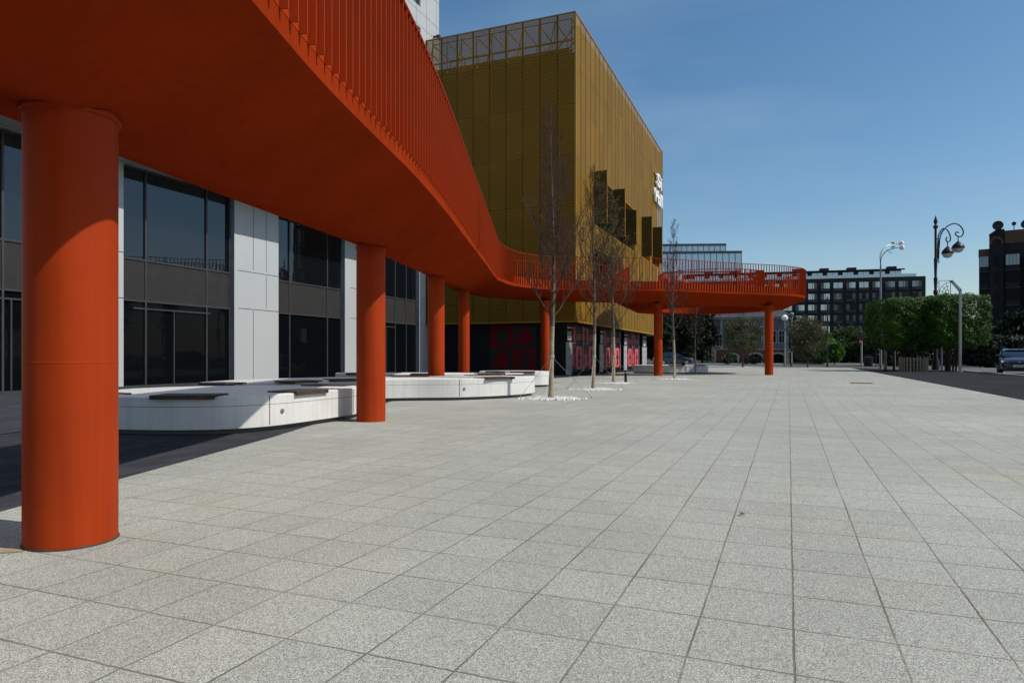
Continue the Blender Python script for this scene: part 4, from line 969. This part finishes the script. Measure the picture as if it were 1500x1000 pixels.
for r_ in range(7):
    z = 12.7 - r_ * 2.3
    for xa, xb in ((.02, 1.1), (2.85, 4.5), (4.9, 7.5), (8.2, 12), (13, 18)):
        if z - .8 < 0: continue
        f_ = MB(); f_.box(xa, xb, -.95 if xa > 2 else -.5, -.41 if xa > 2 else -.13, z - .75, z - .6); f_.build('balcony', 'balustrade', bf)
    for x, w_, n_ in ((.1, .95, 4), (2.95, 1.45, 4), (5.0, 2.4, 5), (8.3, 3.6, 6), (1.8, .3, 1)):
        y0 = -.45 if x < 1 else -.62 if x < 2 else -.9
        if z < .8: continue
        m_ = MB(); m_.box(x, x + w_, y0, y0 + .06, z, z + 1.35, 0); wm = 1 if (r_ == 0 and w_ > .5) else 2
        for q in range(n_ + 1): xx = x + w_ * q / n_; m_.box(xx - .03, xx + .03, y0 - .04, y0 - .001, z, z + 1.35, wm)
        m_.box(x - .03, x + w_ + .03, y0 - .03, y0 + .02, z + 1.351, z + 1.41, wm); m_.box(x, x + w_, y0 - .02, y0 + .06, z - .6, z - .001, 2); m_.build('window', ['mid_glass' if wm == 1 else 'glass', 'siding', 'brick_dark'], bf)
def dish(x, y, z, r): 
    d_ = MB(); d_.tube([(x, y, z - 1.2), (x, y, z)], .05, 5)
    vs = []; n_ = 18
    for k, (rr_, dz) in enumerate(((.02, .12), (r * .5, .06), (r, -.06), (r * .98, -.1))):
        vs += [(x + rr_ * math.cos(2 * math.pi * q / n_), y - .3 + dz, z + rr_ * math.sin(2 * math.pi * q / n_)) for q in range(n_)]
    d_.add(vs, [(i * n_ + q, i * n_ + (q + 1) % n_, (i + 1) * n_ + (q + 1) % n_, (i + 1) * n_ + q) for i in range(3) for q in range(n_)]); d_.build('satellite_dish', 'steel_dark', bf)
dish(2.1, -.4, 18.0, .62); dish(3.8, 0, 18.1, .26); dish(5.1, 0, 17.9, .6)
# low pale house beyond
lh = thing('distant_house', 'small pale house with orange wall beyond the clipped trees', 'house', ((1424 - 750) / F * 120, 120, 0))
m_ = MB(); m_.box(-2.2, 2.2, 0, 6, 0, 6.0); m_.build('wall', 'brick_brown', lh); m_ = MB(); m_.add([(-2.6, -.4, 6), (2.6, -.4, 6), (2.6, 6.4, 6), (-2.6, 6.4, 6), (-.4, 3, 8.4), (.4, 3, 8.4)], [(0, 1, 5, 4), (1, 2, 5), (2, 3, 4, 5), (3, 0, 4)]); m_.build('roof', 'siding', lh)

# ================================================================ STREET FURNITURE
def pos(px, Y): return ((px - 750) / F * Y, Y, 0)
def zpx(y, Y): return 1 + (HOR - y) / F * Y
# twin-arm modern street light
Y = 52; k = Y / F; sl = thing('street_light', 'tall grey street light with two curved arms in front of the black hotel', 'street light', pos(1290, Y))
m_ = MB(); zt = zpx(388, Y); m_.tube([(0, 0, 0), (0, 0, 1.2), (0, 0, zt)], [.11, .09, .055], 10); m_.build('pole', 'steel', sl, smooth=True)
for tip, z1, yo in ((30 * k, zpx(355, Y), .4), (22 * k, zpx(363.5, Y), -.4)):
    pts = catmull([(0, 0, zt - .1), (.02, yo * .2, zt + (z1 - zt) * .45), (tip * .28, yo * .6, zt + (z1 - zt) * .8), (tip * .7, yo, z1 - .08), (tip, yo, z1)], .15)
    m_ = MB(); m_.tube(pts, .032, 6); a_ = m_.build('arm', 'steel', sl, smooth=True)
    h_ = MB(); h_.tube([(tip - .1, yo, z1 - .02), (tip + .05, yo, z1), (tip + .12, yo, z1), (tip + .24, yo, z1), (tip + .36, yo, z1), (tip + .42, yo, z1)], [.04, .06, .16, .21, .16, .05], 12); h_.build('lamp_head', 'lamp_white', a_, smooth=True)
    h_ = MB(); h_.tube([(tip - .55, yo, z1 - .0), (tip - .3, yo, z1 + .05)], [.05, .05], 8); h_.build('ballast', 'steel_dark', a_)
m_ = MB(); m_.tube([(12 * k, .3, zpx(366, Y)), (14 * k, -.3, zpx(372, Y))], .02, 5); m_.build('arm_brace', 'steel', sl)
# ornate lamp
Y = 50; k = Y / F; ol = thing('ornate_street_lamp', 'ornate black street lamp with two hanging lanterns on scrolled arms above the clipped trees', 'street lamp', pos(1370.5, Y))
zt = zpx(335, Y); m_ = MB(); m_.lathe([(.26, 0), (.26, .5), (.16, .9), (.13, 1.3), (.11, 4), (.1, zpx(432, Y)), (.15, zpx(430, Y)), (.15, zpx(426, Y)), (.09, zpx(424, Y)), (.13, zpx(409, Y)), (.13, zpx(407, Y)), (.08, zpx(406, Y)), (.12, zpx(379, Y)), (.08, zpx(377, Y)), (.08, zt), (.16, zt + .08), (.16, zt + .2), (.06, zt + .3), (.14, zt + .5), (.1, zt + .65), (.02, zt + .95)], n=14); m_.build('post', 'iron', ol, smooth=True)
def scroll_arm(pts_px, yo, lx, ly, r):
    pts = catmull([((x - 1370.5) * k, yo * min(1, max(0, (x - 1374) / 10)), zpx(y, Y)) for x, y in pts_px], .08); m_ = MB(); m_.tube(pts, .045, 7); a_ = m_.build('scroll_arm', 'iron', ol, smooth=True)
    cx, cz = (lx - 1370.5) * k, zpx(ly, Y)
    h_ = MB(); h_.tube([(cx, yo, cz + .2), (cx, yo, cz + .85)], .035, 6); h_.lathe([(.05, .45), (.14, .36), (.2, .3), (.42 * r, .16), (.5 * r, .0), (.5 * r, -.08), (.46 * r, -.1)], c=(cx, yo, cz), n=18)
    ln = h_.build('lantern', 'iron', a_, smooth=True); g_ = MB(); g_.lathe([(.43 * r, -.1), (.40 * r, -.22), (.28 * r, -.34), (.1 * r, -.39)], c=(cx, yo, cz), n=18); g_.build('lamp_glass', 'lamp_glass', ln, smooth=True)
scroll_arm([(1375, 378), (1376, 360), (1378, 345), (1386, 333), (1397, 327.5), (1406, 330), (1411.5, 338), (1410, 345), (1405, 346.5), (1400, 343), (1402, 339.5), (1405, 341)], .04, 1404, 362, .84)
scroll_arm([(1373, 384), (1374, 352), (1376, 342), (1381, 335), (1387, 337), (1391, 345), (1391.5, 352), (1388, 354.5), (1385, 351), (1387, 347.5)], -.04, 1387.5, 370, .80)
m_ = MB()
for z in (350, 365, 378): m_.tube([(0, 0, zpx(z, Y)), (5 * k, 0, zpx(z, Y))], .04, 6)
m_.tube([(4.7 * k, 0, zpx(352, Y)), (4.7 * k, 0, zpx(386, Y))], .03, 6); m_.build('bracket', 'iron', ol)
m_ = MB(); x0, x1, za, zb_ = 5 * k, 22 * k, zpx(411, Y), zpx(433, Y)
for p, q in (((x0, za), (x1, za)), ((x0, zb_), (x1, zb_)), ((x0, za), (x0, zb_)), ((x1, za), (x1, zb_)), ((0, za - .15), (x0, za - .15)), ((0, zb_ + .1), (x0, zb_ + .1))): m_.tube([(p[0], 0, p[1]), (q[0], 0, q[1])], .022, 5)
for rr_ in (.85, .6, .35): m_.tube([(x1 - .12 - rr_ * math.cos(a) * .85, 0, zb_ + .1 + rr_ * math.sin(a)) for a in [math.pi * .5 * q / 10 for q in range(11)]], .018, 5)
m_.tube([(x1 - .25 + .13 * math.cos(a), 0, zb_ + .28 + .13 * math.sin(a)) for a in [2 * math.pi * q / 14 for q in range(15)]], .02, 5)
for a in (.3, .8, 1.25): m_.tube([(x1 - .1 - .3 * math.cos(a), 0, zb_ + .1 + .35 * math.sin(a)), (x1 - .1 - .75 * math.cos(a), 0, zb_ + .1 + .85 * math.sin(a))], .016, 5)
m_.build('ornamental_bracket', 'iron', ol)
# slim modern light pole
Y = 41.5; k = Y / F; sp_ = thing('slim_light_pole', 'slim grey angled light pole on the dark asphalt before the clipped trees', 'light pole', pos(1406.5, Y))
m_ = MB(); m_.box(-.065, .065, -.05, .05, 0, zpx(424, Y)); m_.build('pole', 'steel', sp_)
m_ = MB(); zt = zpx(424, Y); zu = zpx(412.5, Y); m_.add([(-.065, -.05, zt - .1), (-.065, .05, zt - .1), (.065, .05, zt), (.065, -.05, zt), (-13.5 * k, -.05, zu), (-13.5 * k, .05, zu), (-13.5 * k + .06, .05, zu + .1), (-13.5 * k + .06, -.05, zu + .1)], [(0, 1, 2, 3), (4, 5, 6, 7), (0, 1, 5, 4), (1, 2, 6, 5), (2, 3, 7, 6), (3, 0, 4, 7)]); m_.build('arm', 'steel', sp_)
m_ = MB(); m_.box(-13.5 * k - .06, -13.5 * k + .05, -.07, .07, zu - .03, zu + .05); m_.build('lamp_head', 'steel_dark', sp_)
# plain posts
def post(name, label, cat, px, Y, yt, r, m, extra=None, group=None):
    o = thing(name, label, cat, pos(px, Y), group=group); b_ = MB(); b_.tube([(0, 0, 0), (0, 0, zpx(yt, Y))], [r, r * .75], 8); b_.build('pole', m, o, smooth=True)
    b_ = MB(); b_.lathe([(r * 2, 0), (r * 2, .05), (r * 1.2, .08)], n=10); b_.build('base', 'steel_dark', o); return o
p_ = post('tall_pole', 'tall thin dark grey pole right of the olive tree', 'pole', 1212, 66, 435, .09, 'steel_dark')
p_ = post('post', 'short grey post left of the right olive tree', 'post', 1158.5, 66, 507, .07, 'steel_dark'); b_ = MB(); b_.box(-.25, .25, -.03, .03, zpx(516, 66), zpx(512, 66)); b_.build('plate', 'steel', p_)
p_ = post('sign_post', 'white lamp post beside the right corner of the old house', 'lamp post', 1149.5, 72, 470, .085, 'trim'); b_ = MB(); b_.lathe([(.05, zpx(470, 72)), (.3, zpx(468, 72)), (.33, zpx(464, 72)), (.1, zpx(461, 72))], n=12); b_.build('lamp_globe', 'lamp_white', p_, smooth=True)
for px, Y, yt, lb in ((1297, 49, 508, 'thick pale painted post left of the timber planter'), (1311, 50, 508, 'thin grey post between thick pale post and timber planter'), (1379.5, 45, 508, 'pale post right of the timber planter'), (1388.5, 48, 510, 'thin post behind the pale post, near the slim light pole')):
    p_ = post('street_post', lb, 'post', px, Y, yt, .11 if px in (1297,) else .075 if px == 1379.5 else .05, 'trim' if px in (1297, 1379.5) else 'steel', group='posts around the clipped trees')
Y = 66; tl = thing('traffic_light', 'traffic light showing red beside the far road', 'traffic light', pos(1262, Y)); b_ = MB(); b_.tube([(0, 0, 0), (0, 0, zpx(487, Y))], .085, 8); b_.build('pole', 'trim', tl, smooth=True)
b_ = MB(); b_.box(-.3, -.12, -.18, .18, zpx(503, Y), zpx(491, Y)); b_.box(-.12, -.08, -.05, .05, zpx(500, Y), zpx(498, Y)); b_.box(-.1, .14, -.12, .1, zpx(498, Y), zpx(487, Y)); h_ = b_.build('signal_head', 'black', tl)
b_ = MB(); b_.lathe([(.08, 0), (.11, .0), (.11, .03)], n=14); 
b_ = MB(); zc = zpx(500.5, Y); b_.tube([(-.21, -.18, zc), (-.21, -.22, zc)], .07, 14); b_.build('red_lamp', 'red_light', h_)
sb = thing('sign_boards', 'two blank white sign boards on one post right of the traffic light', 'road sign', pos(1283, 68)); Y = 68
b_ = MB(); b_.tube([(0, 0, 0), (0, 0, zpx(488, Y))], .05, 7); b_.build('pole', 'steel_dark', sb)
b_ = MB(); b_.box(-.55, .1, -.1, -.06, zpx(507, Y), zpx(490, Y)); b_.build('board', 'siding', sb); b_ = MB(); b_.box(.15, .75, -.1, -.06, zpx(512, Y), zpx(506, Y)); b_.build('board', 'siding', sb)
lb_ = thing('litter_bin', 'dark litter bin on the far pavement left of the sign boards', 'litter bin', pos(1272, 70)); b_ = MB(); b_.lathe([(.36, 0), (.42, .1), (.45, .85), (.48, .87), (.48, .93), (.3, 1.0)], n=16); b_.build('bin_body', 'steel_dark', lb_, smooth=True); b_ = MB(); b_.box(-.3, .3, -.5, -.44, .72, .8); b_.build('rim_band', 'iron', lb_)

# ================================================================ CARS
def car(paint, label, loc, rotz, group=None, plate=True):
    C = thing('parked_car', label, 'car', loc, rotz, group)                 # front faces local -y, length along +y
    secs = [(0.0, .60, .36, .60), (.06, .76, .26, .70), (.25, .86, .20, .80), (.75, .90, .18, .92), (1.25, .90, .18, .99), (1.7, .90, .18, 1.0), (2.6, .90, .18, 1.0), (3.5, .90, .2, 1.02), (4.0, .87, .24, 1.0), (4.3, .80, .34, .92), (4.36, .66, .42, .8)]
    prof = lambda hw, z0, z1: [(-hw * .9, z0), (-hw, z0 + .15 * (z1 - z0)), (-hw, z0 + .62 * (z1 - z0)), (-hw * .95, z0 + .86 * (z1 - z0)), (-hw * .72, z1 - .015), (-hw * .3, z1 + .02), (hw * .3, z1 + .02), (hw * .72, z1 - .015), (hw * .95, z0 + .86 * (z1 - z0)), (hw, z0 + .62 * (z1 - z0)), (hw, z0 + .15 * (z1 - z0)), (hw * .9, z0)]
    b_ = MB(); vs = []; n_ = 12
    for y, hw, z0, z1 in secs: vs += [(x, y, z) for x, z in prof(hw, z0, z1)]
    b_.add(vs, [(i * n_ + q, i * n_ + (q + 1) % n_, (i + 1) * n_ + (q + 1) % n_, (i + 1) * n_ + q) for i in range(len(secs) - 1) for q in range(n_)] + [tuple(range(n_)), tuple((len(secs) - 1) * n_ + q for q in range(n_ - 1, -1, -1))])
    body = b_.build('body', paint, C, smooth=True)
    gh = [(1.15, .74, .99, 1.0), (1.9, .66, .99, 1.38), (2.4, .63, .99, 1.45), (3.2, .62, .99, 1.43), (3.85, .64, .99, 1.22), (4.1, .68, .99, 1.01)]
    b_ = MB(); vs = []
    for y, hw, z0, z1 in gh: vs += [(-hw - .12 * (z1 - z0 > .05), y, z0), (-hw, y, z1 - .06 * (z1 > 1.1)), (-hw * .8, y, z1), (hw * .8, y, z1), (hw, y, z1 - .06 * (z1 > 1.1)), (hw + .12 * (z1 - z0 > .05), y, z0)]
    b_.add(vs, [(i * 6 + q, i * 6 + (q + 1) % 6, (i + 1) * 6 + (q + 1) % 6, (i + 1) * 6 + q) for i in range(5) for q in range(6)]); b_.build('windows', 'car_glass', C, smooth=True)
    b_ = MB(); rp = [(1.82, .66, 1.385), (2.4, .635, 1.468), (3.2, .625, 1.448), (3.5, .62, 1.38)]; vs = []
    for y, hw, z in rp: vs += [(-hw, y, z - .05), (-hw * .8, y, z), (hw * .8, y, z), (hw, y, z - .05)]
    b_.add(vs, [(i * 4 + q, i * 4 + q + 1, (i + 1) * 4 + q + 1, (i + 1) * 4 + q) for i in range(3) for q in range(3)])
    for e in (-1, 1):
        b_.tube([(e * .84, 1.2, 1.0), (e * .69, 1.86, 1.36)], .035, 5); b_.tube([(e * .76, 2.75, 1.0), (e * .64, 2.75, 1.40)], .03, 5); b_.tube([(e * .8, 4.0, 1.0), (e * .64, 3.5, 1.37)], .05, 5)
    b_.build('roof', paint, C, smooth=True)
    for e in (-1, 1):
        b_ = MB(); b_.add([(e * .50, .10, .66), (e * .80, .17, .68), (e * .86, .42, .76), (e * .78, .35, .82), (e * .52, .13, .75)], [(0, 1, 2, 3, 4) if e > 0 else (4, 3, 2, 1, 0)]); o = b_.build('headlight', 'headlight', C); o.location = (0, -.035, .0)
        b_ = MB(); b_.box(e * .93 - .11, e * .93 + .11, 1.45, 1.6, .98, 1.12); b_.build('wing_mirror', paint, C, bevel=.03)
        for y in (.85, 3.45):
            w_ = MB(); w_.tube([(e * .70, y, .32), (e * .91, y, .32)], .32, 20); t_ = w_.build('wheel', 'tyre', C, smooth=True)
            w_ = MB(); w_.tube([(e * .90, y, .32), (e * .925, y, .32)], .2, 14); w_.build('rim', 'rim', t_)
    b_ = MB(); b_.box(-.42, .42, -.028, .03, .56, .68); b_.box(-.5, .5, -.02, .05, .28, .40); b_.build('grille', 'black', C)
    b_ = MB(); b_.box(-.27, .27, -.05, -.03, .43, .54, 0)
    for q in range(7): b_.box(-.22 + q * .065, -.185 + q * .065, -.053, -.0505, .455, .515, 1)
    b_.build('number_plate', ['plate', 'black'], C)
    b_ = MB(); b_.tube([(0, -.03, .70), (0, -.045, .70)], .045, 12); b_.build('badge', 'rim', C)
    return C
car('car_paint', 'dark blue parked car cut by the right edge of the photo', (27.5, 37.0, 0), -R(34))
car('car_paint', 'dark parked car seen behind the shaded bench under the walkway', (pos(1018, 76)[0], 77, 0), R(88))

for i, (x, y, h, w_) in enumerate(((44, 26, 9, 9), (50, 36, 11, 10), (40, 14, 8, 8), (47, 3, 10, 9))):  # out-of-view trees added so the glazing has something to reflect
    k = y / F if y > 1 else 1 / F
    px = 750 + x / y * F
    leafy('leafy_tree', ('second broad green tree added out of view beside the road for the glass to reflect', 'tallest broad green tree added out of view across the street for the glass to reflect', 'low broad green tree added out of view across the street for the glass to reflect', 'green tree added out of view level with the camera for the glass to reflect')[i], px, y, w_ / k, HOR - (h - 1) / k, HOR - 1.2 / k, 70 + i, 'leaf_dark', n=4200, ls=.3, nclump=80, group='added unseen trees for the glass to reflect')
